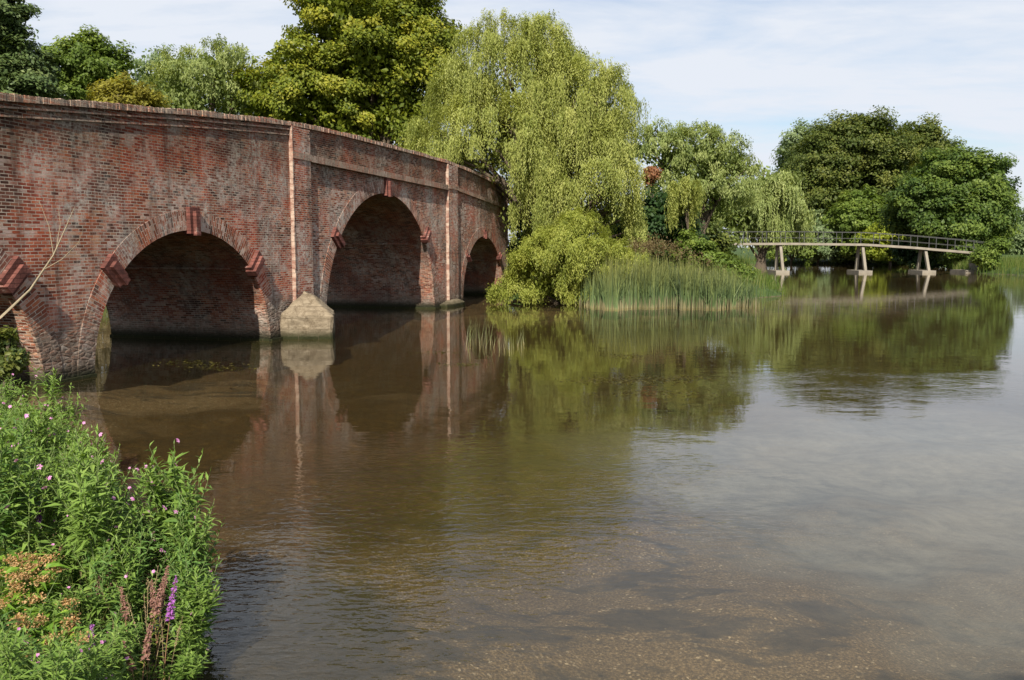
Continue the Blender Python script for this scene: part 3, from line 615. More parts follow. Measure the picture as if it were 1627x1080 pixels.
# on the island
willow('weeping_willow', 'great weeping willow overhanging the end of the brick bridge', [(795,98,62),(850,72,42),(815,58,22),(800,180,62),(855,215,75),(760,205,46),(905,205,62),(870,130,60),(940,300,60),(830,270,60),(978,330,22),(990,370,16),(945,150,40),(968,175,28),(940,240,44),(978,240,20),(760,150,62),(850,150,85),(915,155,50),(958,150,30),(700,215,38),(780,235,80),(880,245,85),(955,240,50),(968,190,22),(850,330,80),(920,330,58),(965,330,28),(720,250,36),(740,110,24),(850,370,50),(910,350,55),(950,345,44),(985,350,20),(978,290,20),(690,245,26),(835,300,40)], 46.5, 'willow', 870, 760, 36, (1.1, 2.8), .15, .042)
willow('sallow_bush', 'bright yellow green willow bush spilling down to the water beside the last arch', [(815,462,24),(858,432,42),(900,400,48),(950,420,44),(880,462,40),(930,465,36),(838,478,22),(975,440,34),(795,486,9),(1000,430,28),(920,380,40),(872,410,36)], 40.3, 'sallow', 900, 380, 42, (.4, 1.1), .115, .035, .55, .07, cat='bush', r0=.15, fill=3000)
willow('weeping_sapling', 'small pale weeping tree against the dark shrub', [(1090,300,16),(1086,318,13)], 53, 'willow', 1095, 26, 30, (1.0, 2.2), .2, .05, .5, .085, r0=.04, fill=300)
willow('pale_willow_tree', 'loose pale green upright tree to the right of the great weeping willow', [(1060,250,42),(1100,245,40),(1142,250,38),(1030,235,26),(1162,262,26),(1120,218,16),(1080,218,16),(1182,272,16),(1100,300,54),(1150,310,46),(1060,318,36),(1040,205,14)], 63, 'pale', 1105, 420, 26, (.3, 1.1), .2, .07, .95, .13, fill=4000)
tree('copper_tree', 'small patch of coppery red leaves showing beside the weeping willow', [(1036,274,9),(1031,284,6)], 57.5, 'red', 1040, .2, 26, .35, 60, r0=.08)
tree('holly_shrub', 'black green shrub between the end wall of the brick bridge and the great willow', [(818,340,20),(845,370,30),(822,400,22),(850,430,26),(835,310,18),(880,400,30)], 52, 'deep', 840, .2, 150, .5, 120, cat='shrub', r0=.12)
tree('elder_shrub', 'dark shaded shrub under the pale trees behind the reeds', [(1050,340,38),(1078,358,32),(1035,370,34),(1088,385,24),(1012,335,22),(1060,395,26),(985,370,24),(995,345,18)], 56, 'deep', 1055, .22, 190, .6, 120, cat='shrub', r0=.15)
willow('yellow_willow_tree', 'yellow green willow left of the dark chestnuts by the footbridge', [(1215,288,26),(1236,310,30),(1200,310,26),(1190,340,36),(1230,352,36),(1160,345,30),(1255,345,26),(1215,268,12),(1170,375,26)], 96, 'pale', 1210, 190, 26, (1.5, 4.0), .34, .12, 1.5, .22, fill=2500)
tree('bank_shrub', 'dense dark green shrub at the left end of the footbridge', [(1098,385,24),(1125,382,22),(1150,392,15),(1080,365,26),(1115,365,22),(1110,405,22),(1150,408,12)], 85, 'dark', 1115, .34, 150, .9, 90, cat='shrub', r0=.2)
# far bank behind the footbridge
tree('hazy_tree', 'grey green tree standing behind the dark chestnuts', [(1270,224,24),(1294,224,20),(1250,236,14),(1276,250,28)], 158, 'grey', 1275, .5, 120, 1.6, 80)
tree('dark_chestnut_tree', 'broad dark green chestnut with the highest crown behind the footbridge', [(1330,240,48),(1380,222,38),(1352,203,20),(1300,258,38),(1288,290,38),(1340,290,48),(1400,258,44),(1395,200,14),(1410,300,42),(1310,330,40)], 136, 'dark', 1345, .42, 360, 1.7, 180, r0=.8, fill=.3)
tree('sycamore_tree', 'narrower dark green tree just right of the highest crown', [(1450,222,30),(1474,212,18),(1440,258,38),(1480,248,34),(1504,240,18),(1430,300,36),(1475,290,36)], 141, 'dark', 1455, .42, 240, 1.6, 175, r0=.7)
tree('bank_oak_tree', 'wide spreading green tree at the right end of the footbridge', [(1500,290,50),(1550,285,42),(1475,330,42),(1540,335,50),(1588,300,22),(1602,330,18),(1580,350,30),(1500,360,42),(1455,305,26),(1560,380,30),(1592,262,10),(1530,255,20),(1520,395,24)], 103, 'oak', 1535, .34, 400, 1.15, 185, r0=.6, fill=.3)
tree('light_shrub', 'fresh green rounded shrub in front of the dark chestnut', [(1370,328,30),(1348,345,26),(1396,345,26),(1365,365,36)], 128, 'mid', 1370, .42, 170, 1.0, 100, cat='shrub', r0=.25)
tree('golden_shrub', 'yellow green shrub above the middle of the footbridge railing', [(1412,368,22),(1440,364,18),(1388,385,22),(1425,390,22)], 122, 'lime', 1415, .4, 120, .9, 90, cat='shrub', r0=.2)
for k, (bl, lab, mt) in enumerate([
    ([(1258,372,30),(1235,388,22),(1275,392,24)], 'green shrub seen over the first span of the footbridge', 'mid'),
    ([(1300,366,30),(1322,386,22),(1296,398,20)], 'dull grey green shrub between the first two footbridge piers', 'grey'),
    ([(1345,398,18),(1372,402,16)], 'low dark shrub below the footbridge beside its middle pier', 'dark'),
    ([(1400,404,16),(1430,402,18)], 'low bright green shrub seen under the footbridge right of its middle pier', 'mid'),
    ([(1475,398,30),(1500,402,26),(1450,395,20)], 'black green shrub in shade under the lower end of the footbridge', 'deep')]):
    tree('waterside_shrub', lab, bl, 131 if k < 4 else 112, mt, bl[0][0], .4, 90, .9, 90, cat='shrub', r0=.15, group='shrubs on the far bank')
tree('distant_tree', 'hazy blue green tree at the right edge beyond the spreading tree', [(1622,375,22),(1640,360,26),(1612,392,14),(1650,390,26)], 190, 'grey', 1630, .6, 120, 1.8, 80)
tree('ivy_shrub', 'low green shrub at the foot of the spreading tree on the right bank', [(1572,402,14),(1584,392,12),(1560,408,10),(1570,415,12)], 87.2, 'mid', 1574, .26, 70, .6, 80, cat='shrub', r0=.1)
for bl, lab in (([(1125,412,20),(1145,420,18),(1108,420,16),(1085,402,18),(1096,380,14),(1112,392,16)], 'light green leafy mound behind the right half of the reeds'), ([(1165,432,12),(1185,438,10)], 'small green mound at the right end of the reeds')):
    tree('bank_bush', lab, bl, 53 if bl[0][0] < 1150 else 50, 'mid', bl[0][0], .18, 80, .4, 70, cat='bush', r0=.06)

# ---------------------------------------------------------------- reeds, rushes, grasses, weed (masses)
def blades(P, H, lean, wid, nseg=3):
    n = len(P); a = rng.uniform(0, 2*PI, n); dr = np.c_[np.cos(a), np.sin(a), np.zeros(n)]; b = rng.uniform(0, PI, n); S = np.c_[np.cos(b), np.sin(b), np.zeros(n)]
    rows = []
    for t in np.linspace(0, 1, nseg + 1):
        c = P + np.array([0, 0, 1.])*(H*t*(1 - .12*lean*t))[:, None] + dr*(H*lean*t*t)[:, None]
        ww = (wid*(1 - .85*t**2))[:, None]
        rows.append(np.stack([c - S*ww/2, c + S*ww/2], 1))
    V = np.stack(rows, 1)  # n, nseg+1, 2, 3
    b0 = (np.arange(n)*(nseg+1)*2)[:, None, None]; j = np.arange(nseg)[None, :, None]*2
    Q = (b0 + j + np.array([0, 1, 3, 2])[None, None]).reshape(-1, 4)
    return V.reshape(-1, 3), Q
def reed_mat(name, tip, mid_, base, zb, zm):
    m, nt, out = new_mat(name); oc = objco(nt); sp = N(nt, 'SeparateXYZ'); nt.links.new(oc, sp.inputs[0])
    a = N(nt, 'Attribute', attribute_name='tint').outputs['Fac']
    zz = mth(nt, 'ADD', sp.outputs[2], mth(nt, 'MULTIPLY', mth(nt, 'SUBTRACT', a, .5), zb*2.2))
    c = ramp(nt, mth(nt, 'DIVIDE', zz, zm), [(zb/zm*.45, base), (zb/zm*1.2, mid_), (1, tip)])
    c = mixc(nt, a, c, mixc(nt, 1.0, c, (2.6, 2.4, 2.1), 'MULTIPLY'))
    p = N(nt, 'BsdfPrincipled', i={'Roughness': .5, 'Specular IOR Level': .25}); nt.links.new(c, p.inputs[0])
    t = N(nt, 'BsdfTranslucent'); nt.links.new(c, t.inputs[0]); mx = N(nt, 'MixShader', i={0: .25}); nt.links.new(p.outputs[0], mx.inputs[1]); nt.links.new(t.outputs[0], mx.inputs[2])
    nt.links.new(mx.outputs[0], out.inputs[0]); return m
n = 6500
px = 935 + 266*rng.beta(1.15, 1.35, n)*1.0 + rng.normal(0, 5, n); yy = 37.7 + .5*np.sin(px/23) + .35*np.sin(px/8.3) + rng.exponential(.25, n)*0 + rng.random(n)**1.3*4.8 + np.maximum(0, (px - 1150))*.012*rng.random(n); x = (px - CX)/FPX*38.5
x += .25*np.sin(yy*3); hh = np.clip(rng.normal(1.75, .4, n), .6, 2.6)*np.interp(px, [935, 960, 1000, 1120, 1180, 1216], [.75, 1.0, 1.05, .88, .72, .6])
Pn = np.c_[x, yy, np.full(n, -.1)]
V, Q = blades(Pn, hh, np.where(rng.random(n) < .12, rng.uniform(.2, .7, n), np.abs(rng.normal(0, .09, n))), rng.uniform(.018, .034, n)*1.2)
M['reed'] = reed_mat('reed_stem', (.085, .095, .03), (.05, .082, .035), (.15, .14, .08), .26, 2.0)
tag(link('reed_bed', np_mesh('reed_bed', V, Q, np.repeat(rng.random(n), 3)), M['reed']), 'dense bed of blue green bulrushes standing in the water below the willow', 'reeds', kind='stuff')
# brown seed heads over the left half of the reeds
n = 300; px = np.clip(rng.normal(1025, 45, n), 950, 1150); yy = 40.5 + rng.random(n)*3; zz_ = np.array([at(a, b, c)[2] for a, b, c in zip(px, np.interp(px, [950, 1000, 1040, 1090, 1150], [400, 388, 384, 396, 420]) + rng.normal(6, 6, n), yy)])
Pn = np.c_[(px - CX)/FPX*yy, yy, zz_]; k = np.repeat(np.arange(n), 9); LP = Pn[k] + rng.normal(0, 1, (n*9, 3))*[.05, .05, .11]
V1, Q1 = leaf_cards(LP, rng.normal(size=LP.shape), rng.normal(size=LP.shape) + [0, 0, 1.5], .11, .045)
M['seed'] = foliage_mat('seed_head', (.09, .06, .03), (.15, .105, .05), (.22, .18, .08))
tag(link('reed_flower_heads', np_mesh('reed_flower_heads', V1, Q1, rng.random(len(Q1))), M['seed']), 'brownish seed heads over the left half of the reeds', 'seed heads', kind='stuff')
# rushes standing out of the water before the last arch
M['rush'] = reed_mat('rush_stem', (.10, .11, .045), (.09, .105, .05), (.16, .15, .09), .15, .8)
for lab, (pa, pb), (ya, yb), n, hs in (('sparse thin rushes leaning out of the water in front of the last arch', (738, 782), (22.0, 25.2), 46, (.45, .85)),
                                      ('short pale rush tips just right of the sparse rushes', (782, 836), (21.8, 24.2), 50, (.2, .5))):
    pxs = rng.uniform(pa, pb, n); ys_ = rng.uniform(ya, yb, n); o = np.array([(pa+pb)/2*1.0, 0, 0])
    bx = ((pa+pb)/2 - CX)/FPX*(ya+yb)/2; by = (ya+yb)/2
    Pn = np.c_[(pxs - CX)/FPX*ys_ - bx, ys_ - by, np.full(n, -.15)]
    V, Q = blades(Pn, rng.uniform(*hs, n) + .15, np.abs(rng.normal(0, .22, n)), rng.uniform(.007, .014, n))
    ob = link('rush_clump', np_mesh('rush_clump', V, Q, np.repeat(rng.random(n), 3)), M['rush']); ob.location = (bx, by, 0); tag(ob, lab, 'rushes')
# floating weed
M['weed'] = foliage_mat('pond_weed_leaf', (.035, .034, .010), (.075, .066, .018), (.14, .12, .03))
LPs = []
for pxa, pya, rx, ry, n in ((300,578,30,3,120),(350,586,28,3,100),(1010,606,50,3,360),(1060,602,45,2.5,300),(1000,566,22,2,120),(735,580,22,1.5,90),(1040,626,50,3,120),(690,560,20,1.5,50),(1130,560,40,1.5,60)):
    d0 = CAMH*FPX/(pya - YH); 
    q = rng.normal(size=(n, 2))*[rx, ry]; d_ = CAMH*FPX/(pya + q[:, 1] - YH); LPs.append(np.c_[(pxa + q[:, 0] - CX)/FPX*d_, d_, rng.uniform(.003, .012, n)])
LP = np.vstack(LPs); V, Q = leaf_cards(LP, rng.normal(0, .12, LP.shape) + [0, 0, 1], rng.normal(size=LP.shape), rng.uniform(.05, .13, len(LP)), rng.uniform(.02, .05, len(LP)))
tag(link('floating_weed', np_mesh('floating_weed', V, Q, rng.random(len(Q))), M['weed']), 'thin rafts of floating pond weed on the dark water', 'pond weed', kind='stuff')
# grass: right bank, island edge, far bank, near bank
M['grass'] = foliage_mat('grass_blade', (.06, .10, .018), (.10, .16, .03), (.20, .20, .06))
def scatter(n, x0, x1, y0, y1, smin, smax):
    P = np.c_[rng.uniform(x0, x1, n*4), rng.uniform(y0, y1, n*4)]; s = sdist(P); P = P[(s > smin) & (s < smax)][:n]; return np.c_[P, ground_z(P) - .03]
parts = [(scatter(5000, 44, 66, 70, 100, -.6, 8), .5, 1.3, .035), (scatter(5000, -1, 26, 41, 90, -.3, 2.2), .4, 1.0, .03), (scatter(5000, 24, 78, 92, 140, -.4, 3), .5, 1.3, .05),
         (scatter(5200, -8, -1.2, 2.2, 13, -.05, 2.6), .15, .55, .009), (scatter(1500, -30, -6, 30, 62, 0, 4), .4, .9, .03)]
Vs = []; Qs = []; off = 0
for Pn, a, b, wd in parts:
    V, Q = blades(Pn, rng.uniform(a, b, len(Pn)), np.abs(rng.normal(.2, .2, len(Pn))), rng.uniform(.7, 1.3, len(Pn))*wd); Vs.append(V); Qs.append(Q + off); off += len(V)
V = np.vstack(Vs); Q = np.vstack(Qs); tag(link('bank_grass', np_mesh('bank_grass', V, Q, np.repeat(rng.random(len(Q)//3), 3)), M['grass']), 'rough green grass along the river banks', 'grass', kind='stuff')

# ---------------------------------------------------------------- near bank plants
LM = {'herb': foliage_mat('herb_leaf', (0.085, 0.15, 0.028), (0.165, 0.26, 0.05), (0.28, 0.38, 0.09), .35, .45),
      'herb_dark': foliage_mat('herb_leaf_dark', (0.06, 0.125, 0.03), (0.11, 0.2, 0.045), (0.18, 0.28, 0.07), .3, .45),
      'strife': foliage_mat('strife_leaf', (0.1, 0.14, 0.025), (0.17, 0.21, 0.04), (0.27, 0.28, 0.065), .3, .5),
      'agrimony': foliage_mat('agrimony_leaf', (0.08, 0.17, 0.02), (0.15, 0.27, 0.03), (0.26, 0.38, 0.045), .35, .45)}
M['stem'] = plain_mat('herb_stem', (.12, .16, .05), .7, .3, 12, bmp=.001)
M['stem_red'] = plain_mat('ruddy_stem', (.20, .11, .06), .7, .3, 12, bmp=.001)
def petal_mat(name, c0, c1):
    return foliage_mat(name, c0, tuple((a+b)/2 for a, b in zip(c0, c1)), c1, .3, .6)
PM = {'pink': petal_mat('pink_petal', (.50, .16, .42), (.72, .40, .62)), 'purple': petal_mat('purple_petal', (.22, .06, .28), (.42, .15, .46)), 'faded': petal_mat('faded_spike', (.20, .10, .08), (.34, .19, .15)),
      'orange': petal_mat('rusty_floret', (.34, .17, .06), (.50, .35, .17)), 'bud': petal_mat('pale_seed_bud', (.30, .20, .16), (.50, .38, .34))}
def folded(P, Nn, D, L, W, bend=.18):
    """leaf with a folded midrib, drooping tip: base, right, tip, left, mid"""
    Nn = unit(Nn); D = unit(D - (D*Nn).sum(1, keepdims=True)*Nn); S = np.cross(D, Nn); L = np.asarray(L)[:, None]; W = np.asarray(W)[:, None]
    b = P; mid = P + D*L*.5 - Nn*W*.12; tip = P + D*L - Nn*L*bend
    l = P + D*L*.4 - S*W/2 + Nn*W*.16; r = P + D*L*.4 + S*W/2 + Nn*W*.16
    V = np.stack([b, r, tip, mid, l], 1).reshape(-1, 3); o = (np.arange(len(P))*5)[:, None]
    Q = np.stack([o + np.array([[0, 1, 2, 3]]), o + np.array([[0, 3, 2, 4]])], 1).reshape(-1, 4)
    return V, Q
def stem_path(h, lean, az, n=8, curve=1.6):
    t = np.linspace(0, 1, n); return np.c_[np.cos(az)*lean*h*t**curve, np.sin(az)*lean*h*t**curve, h*t - .12*h*lean*t*t]
def stem_at(Pth, t):
    n = len(Pth); return np.stack([np.interp(t*(n-1), np.arange(n), Pth[:, i]) for i in range(3)], -1)
def herb(seed, h, leafL=.085, leafW=.02, lmat='herb', branches=7, flowers=3, fl='pink', dens=1.0, bare=.12):
    """a branching willowherb: stem, leaves up every shoot, flowers near the tops"""
    global rng
    keep = rng; rng = np.random.default_rng(seed)
    e = empty('willowherb'); main = stem_path(h, rng.uniform(.03, .16), rng.uniform(0, 6.3))
    paths = [(main, np.linspace(.007, .002, 8))]; shoots = [(main, bare, 1.0)]; tips = [main[-1]]
    for i in range(branches):
        t0 = rng.uniform(.3, .85); p0 = stem_at(main, np.array([t0]))[0]; az = i*2.4 + rng.uniform(-.4, .4); L = h*rng.uniform(.2, .4)*(1.15 - .5*t0)
        q = np.linspace(0, 1, 6); br = p0 + np.c_[np.cos(az)*L*.6*q, np.sin(az)*L*.6*q, L*(.35*q + .55*q*q)]
        paths.append((br, np.linspace(.004, .0015, 6))); shoots.append((br, .12, .75)); tips.append(br[-1])
    V, Q = tube_arrays(paths, 5); link('stem', np_mesh('stem', V, Q, smooth=True), M['stem'], e)
    LV = []; LQ = []; TT = []; off = 0
    for pth, tb, sc_ in shoots:
        ln = np.linalg.norm(np.diff(pth, axis=0), axis=1).sum(); n = max(8, int(ln/.019*dens)); t = np.linspace(tb, 1, n); P_ = stem_at(pth, t)
        az = np.arange(n)*2.4 + rng.uniform(0, 6) + rng.normal(0, .3, n); el = np.interp(t, [0, .8, 1], [.15, .45, 1.15]) + rng.normal(0, .18, n)
        D = np.c_[np.cos(az)*np.cos(el), np.sin(az)*np.cos(el), np.sin(el)]; Nn = np.c_[-np.cos(az)*np.sin(el), -np.sin(az)*np.sin(el), np.cos(el)] + rng.normal(0, .2, (n, 3))
        L = leafL*sc_*np.interp(t, [0, .35, .8, 1], [.8, 1.15, .85, .4])*rng.uniform(.75, 1.25, n)
        V, Q = folded(P_, Nn, D, L, L*leafW/leafL*rng.uniform(.8, 1.2, n), rng.uniform(.05, .4)); LV.append(V); LQ.append(Q + off); off += len(V)
        TT.append(np.repeat(np.clip(.42 + .25*(t - .5) + rng.normal(0, .17, n), 0, 1), 2))
    link('foliage', np_mesh('foliage', np.vstack(LV), np.vstack(LQ), np.concatenate(TT)), LM[lmat], e)
    order = rng.permutation(len(tips))[:flowers]
    for i in order:
        c = tips[i] + rng.normal(0, .012, 3) + [0, 0, .01]; ax = unit(np.array([rng.normal(0, .5), -.6, .7])); r1 = unit(np.cross(ax, [1, .2, .1])); r2 = np.cross(ax, r1); n = 5
        a = np.arange(n)*2*PI/n + rng.uniform(0, 3); D = np.cos(a)[:, None]*r1 + np.sin(a)[:, None]*r2 + ax*.35
        V, Q = folded(np.repeat(c[None], n, 0), np.repeat(ax[None], n, 0), D, np.full(n, rng.uniform(.015, .021)), np.full(n, .018), .1)
        link('flower', np_mesh('flower', V, Q, rng.random(n*2)), PM[fl], e)
    rng = keep; return e
def loosestrife(seed, h, col, spikes=3):
    global rng
    keep = rng; rng = np.random.default_rng(seed)
    e = empty('purple_loosestrife'); LV = []; LQ = []; TT = []; off = 0; paths = []; sp = []
    for i in range(spikes):
        pth = stem_path(h*(1 if i == 0 else rng.uniform(.7, .92)), rng.uniform(.05, .2), i*2.2 + rng.uniform(0, 1)); pth = pth + np.array([*rng.normal(0, .03, 2), 0]); paths.append((pth, np.linspace(.005, .0015, 8)))
        n = 34; t = np.linspace(.1, .7, n); P_ = stem_at(pth, t); az = np.arange(n)*2.4; el = rng.normal(.45, .2, n)
        D = np.c_[np.cos(az)*np.cos(el), np.sin(az)*np.cos(el), np.sin(el)]; L = .065*np.interp(t, [.1, .7], [1.1, .6])*rng.uniform(.7, 1.2, n)
        V, Q = folded(P_, np.c_[-np.cos(az)*.4, -np.sin(az)*.4, np.ones(n)], D, L, L*.24, .2); LV.append(V); LQ.append(Q + off); off += len(V); TT.append(np.repeat(np.clip(rng.normal(.5, .2, n), 0, 1), 2))
        n = 150; t = np.linspace(.68, 1.0, n); P_ = stem_at(pth, t); az = rng.uniform(0, 6.3, n); rr = .017*(1.1 - .75*(t - .68)/.32)*rng.uniform(.5, 1.2, n)
        D = np.c_[np.cos(az), np.sin(az), rng.normal(.25, .4, n)]; V, Q = folded(P_ + D*rr[:, None]*.3, rng.normal(0, .5, (n, 3)) + [0, -.3, 1], D, rr*1.2 + .004, rr*.9 + .003, .1); sp.append((V, Q))
    V, Q = tube_arrays(paths, 5); link('stem', np_mesh('stem', V, Q, smooth=True), M['stem_red'], e)
    link('foliage', np_mesh('foliage', np.vstack(LV), np.vstack(LQ), np.concatenate(TT)), LM['strife'], e)
    for V, Q in sp: link('flower_spike', np_mesh('flower_spike', V, Q, rng.random(len(Q))), PM[col], e)
    rng = keep; return e
def agrimony(seed, h, heads=4):
    global rng
    keep = rng; rng = np.random.default_rng(seed)
    e = empty('ragwort'); main = stem_path(h, .08, rng.uniform(0, 6)); paths = [(main, np.linspace(.008, .003, 8))]; tops = []
    for i in range(heads):
        p0 = stem_at(main, np.array([rng.uniform(.6, .85)]))[0]; az = i*2*PI/heads + rng.uniform(-.3, .3); r = rng.uniform(.08, .2)
        q = np.linspace(0, 1, 6); b = p0 + np.c_[np.cos(az)*r*q, np.sin(az)*r*q, (h*rng.uniform(.92, 1.05) - p0[2])*q**.8]; paths.append((b, np.linspace(.004, .002, 6))); tops.append(b[-1])
    tops.append(main[-1]); V, Q = tube_arrays(paths, 5); link('stem', np_mesh('stem', V, Q, smooth=True), M['stem'], e)
    n = 120; t = np.sort(rng.uniform(.1, .95, n)); P_ = stem_at(main, t); az = np.arange(n)*2.4; el = rng.normal(.35, .25, n); D = np.c_[np.cos(az)*np.cos(el), np.sin(az)*np.cos(el), np.sin(el)]
    P_ = P_ + D*rng.uniform(0, .12, n)[:, None]; L = rng.uniform(.07, .13, n); V, Q = folded(P_, np.c_[-np.cos(az)*.3, -np.sin(az)*.3, np.ones(n)] + rng.normal(0, .3, (n, 3)), D, L, L*.32, .3)
    link('foliage', np_mesh('foliage', V, Q, np.repeat(np.clip(rng.normal(.5, .2, n), 0, 1), 2)), LM['agrimony'], e)
    for c in tops:
        n = 150; q = rng.normal(size=(n, 3))*[.026, .026, .012]; V, Q = leaf_cards(c + q, rng.normal(0, .6, (n, 3)) + [0, 0, 1], rng.normal(size=(n, 3)), rng.uniform(.010, .018, n), .011)
        link('flower_head', np_mesh('flower_head', V, Q, rng.random(n)), PM['orange'], e)
    rng = keep; return e
def copy_tree(o, parent=None):
    c = o.copy(); COL.objects.link(c)
    if parent: c.parent = parent
    for ch in list(o.children): copy_tree(ch, c)
    return c
BANKSIL = np.array([(-40,598),(0,600),(30,606),(60,588),(85,606),(100,640),(125,672),(150,700),(172,742),(195,768),(225,790),(250,750),(285,722),(305,765),(318,800),(333,850),(322,930),(300,1000),(275,1080)])
protos = [(herb(100+i, h, ll, lw, lm, br, fl), h) for i, (h, ll, lw, lm, br, fl) in enumerate([
    (1.0, .135, .034, 'herb', 9, 3), (1.15, .145, .036, 'herb', 10, 2), (.9, .12, .032, 'herb', 8, 3), (1.05, .12, .031, 'herb_dark', 9, 2), (.8, .14, .038, 'herb', 8, 0), (1.0, .115, .03, 'herb', 11, 0), (.95, .13, .034, 'herb_dark', 8, 0)])]
used = set(); spots = []
LAB = 'leafy green willowherb with pink flowers in the thick growth on the near bank'
LABN = 'leafy green willowherb without open flowers in the thick growth on the near bank'
# a deliberate fringe along the water's edge, then a fill behind it
fringe = [(290,745,6.0),(278,735,6.05),(296,780,5.85),(270,760,6.0),(308,820,5.6),(316,870,5.35),(285,800,5.8),(262,790,5.9),(240,800,6.2),(215,800,6.6),(300,860,5.5),(308,920,5.15),(175,745,7.5),(150,705,7.95),(285,724,6.0),(268,742,6.1),(300,762,5.9),(312,800,5.7),(325,850,5.5),(318,905,5.3),(248,762,6.2),(232,790,6.4),(205,776,6.9),(185,758,7.3),(160,715,7.8),(140,688,8.1),(120,668,8.5),(100,645,8.9),(84,612,9.4),(60,590,9.8),(35,606,9.9),(8,602,10.2),(-15,600,10.4),(295,980,5.0),(270,1040,4.7),(300,935,5.2),(75,640,9.0),(40,650,8.9),(10,640,9.3)]
for px, py, d in [(a_ - (9 if b_ < 790 else 24) if a_ > 150 else a_, b_, c_) for a_, b_, c_ in fringe]: spots.append(((px - CX)/FPX*d, d, at(px, py, d)[2]))
tries = 0
while len(spots) < 185 and tries < 9000:
    tries += 1
    y = random.uniform(3.7, 10.6); x = random.uniform(-.60*y, -1.7); s = sdist(np.array([[x, y]]))[0]
    if s < .06: continue
    px = CX + x/y*FPX
    if px < -25: continue
    lim = float(np.interp(px, BANKSIL[:, 0], BANKSIL[:, 1])) + random.uniform(4, 70); zmax = CAMH - (lim - YH)*y/FPX
    gz = ground_z([[x, y]])[0]; h = min(zmax, gz + random.uniform(.7, 1.15)) - gz
    if px < 125 and y < 5.6: h = min(h, CAMH - (np.interp(px, [0, 60, 125], [930, 950, 985]) - YH + random.uniform(30, 120))*y/FPX - gz)
    if 20 < px < 105 and 5.6 <= y < 6.5: h = min(h, CAMH - (random.uniform(845, 900) - YH)*y/FPX - gz)
    if px < 300 and px > 120 and y < 5.0: h = min(h, .5)
    if h < .3: continue
    if any((x-a)**2 + (y-b)**2 < .022 for a, b, _ in spots): continue
    spots.append((x, y, gz + h))
for i, (x, y, zt) in enumerate(spots):
    gz = float(ground_z([[x, y]])[0]) - .02; k = random.randrange(len(protos)); p, h0 = protos[k]
    o = p if k not in used else copy_tree(p); used.add(k)
    s = max(.3, (zt - gz)/h0); o.location = (x, y, max(gz, -.1)); o.rotation_euler = (0, 0, random.uniform(0, 6.28)); ws = min(1.25, max(s, .75)); o.scale = (ws, ws, s)
    tag(o, LAB if k < 4 else LABN, 'wildflower' if k < 4 else 'plant', 'willowherbs with pink flowers' if k < 4 else 'willowherbs without flowers')
for px, py, d, col, lab in ((60,792,6.4,'purple','purple loosestrife spike standing alone among green leaves at the left'), (240,905,4.75,'purple','bright purple loosestrife spike beside faded brown spikes near the water'), (130,990,4.4,'purple','short purple loosestrife low in the growth beside orange flower heads'),
        (242,895,5.0,'faded','tall faded loosestrife with one straight brown spike, nearest the water'), (205,915,4.9,'faded','faded pinkish brown loosestrife leaning left of the bright purple one'), (215,985,4.5,'faded','low faded brown loosestrife below the leaning one'), (150,890,5.3,'faded','dry brown loosestrife between the orange flower heads and the water'), (90,860,5.8,'faded','thin dry loosestrife just right of the lone purple spike')):
    P_ = at(px, py, d); gz = float(ground_z([[P_[0], d]])[0]); o = loosestrife(int(px*7+py), P_[2] - gz, col, 1 if col == 'purple' else 2); o.location = (P_[0], d, gz - .02); tag(o, lab, 'wildflower')
def dry_stalk(seed, h):
    global rng
    keep = rng; rng = np.random.default_rng(seed); e = empty('dry_stalk')
    ps = [(stem_path(h*rng.uniform(.75, 1), rng.uniform(.15, .5), rng.uniform(0, 6.3)), np.linspace(.0035, .001, 8)) for _ in range(3)]
    V, Q = tube_arrays(ps, 4); link('stem', np_mesh('stem', V, Q, smooth=True), M['dry'], e)
    for p, _ in ps:
        n = 46; t = rng.uniform(.72, 1, n); c = stem_at(p, t) + rng.normal(0, .006, (n, 3)); V, Q = leaf_cards(c, rng.normal(size=(n, 3)), rng.normal(size=(n, 3))*.5 + [0, 0, 1], rng.uniform(.012, .024, n), .006); link('seed_head', np_mesh('seed_head', V, Q, rng.random(n)), PM['straw'], e)
    rng = keep; return e
M['dry'] = plain_mat('dry_stem', (.30, .22, .12), .8, .3, 12, bmp=.001); PM['straw'] = petal_mat('straw_seed', (.26, .18, .10), (.42, .32, .19))
dp = [dry_stalk(900 + i, 1.0) for i in range(3)]
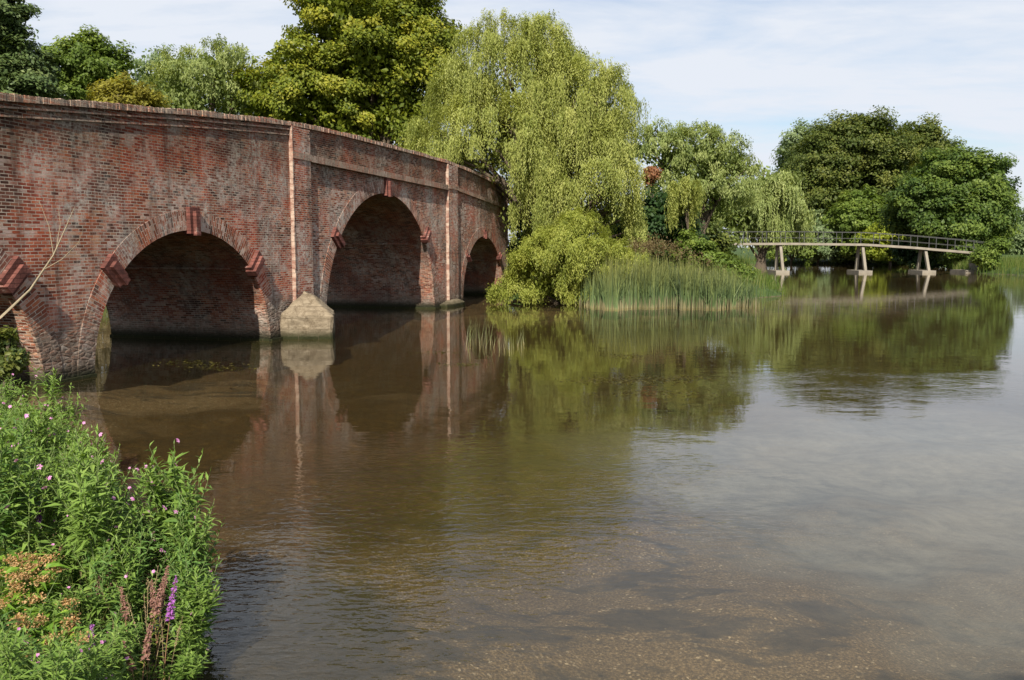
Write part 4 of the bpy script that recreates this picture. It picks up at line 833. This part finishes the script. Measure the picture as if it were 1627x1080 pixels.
for i, (px, py, d) in enumerate(((190,905,5.0),(165,925,5.1),(225,880,5.0),(140,870,5.6),(100,835,6.0),(255,960,4.7),(180,980,4.6),(120,905,5.2),(40,740,7.4),(20,860,5.9),(232,935,4.8),(205,850,5.7))):
    P_ = at(px, py, d); gz = float(ground_z([[P_[0], d]])[0]); o = dp[i] if i < 3 else copy_tree(dp[i % 3]); o.location = (P_[0], d, gz - .02); o.rotation_euler = (0, 0, i*1.9); h_ = P_[2] - gz; o.scale = (h_, h_, h_)
    tag(o, 'thin dry brown grass stalks with seed heads poking up among the green willowherbs', 'grass stalks', 'dry stalks on the near bank')
LAG = [(10,885,5.2,'ragwort with rusty orange heads at the left edge, highest of its patch'), (55,890,5.1,'ragwort with vivid orange heads beside the pink flowers'), (8,950,4.7,'ragwort with broad tan heads against the left edge of the bank'), (70,975,4.6,'ragwort with pale tan heads in the middle of its patch'), (85,1010,4.4,'lowest ragwort with tan heads, nearest the bottom edge'), (40,905,5.0,'ragwort with small orange heads tucked behind the pink flowers')]
for px, py, d, lab in LAG:
    P_ = at(px, py, d); gz = float(ground_z([[P_[0], d]])[0]); o = agrimony(int(px*3+py), P_[2] - gz); o.location = (P_[0], d, gz - .02); tag(o, lab, 'wildflower', 'ragworts on the near bank')
# pale bare branch leaning up before the brickwork
d = 8.0; pts = np.array([at(x, y, d) for x, y in ((-95,640),(-30,532),(0,505),(48,460),(85,405),(103,365),(118,330))]); pts[0][2] = float(ground_z([[pts[0][0], d]])[0]) - .05
paths = [(pts, np.array([.017, .013, .012, .010, .007, .005, .002]))]
for q in (((70,428),(98,412),(125,385),(144,328)), ((85,405),(78,360),(62,318)), ((90,392),(96,355),(92,330))):
    paths.append((np.array([at(x, y, d) for x, y in q]), np.linspace(.004, .0012, len(q))))
o0 = pts[0].copy(); V, Q = tube_arrays([(p - o0, r) for p, r in paths], 7); ob = link('bare_branch', np_mesh('bare_branch', V, Q, smooth=True), M['pale_twig']); ob.location = o0
tag(ob, 'pale bare branch leaning up across the brickwork at the left', 'branch')
tree('far_bank_bush', 'pale dry bush glimpsed through the nearest full arch', [(170,440,34),(172,480,22),(165,505,14),(168,390,42),(172,340,46)], 46, 'tan', 170, .18, 90, .5, 80, cat='bush', r0=.06)
tree('alder_shrub', 'leafy shrub in the mouth of the leftmost arch', [(-14,550,26),(14,535,10),(24,562,11),(2,578,18),(-30,525,20)], 13.2, 'dark', -20, .075, 42, .14, 50, cat='shrub', r0=.03, fill=.15)
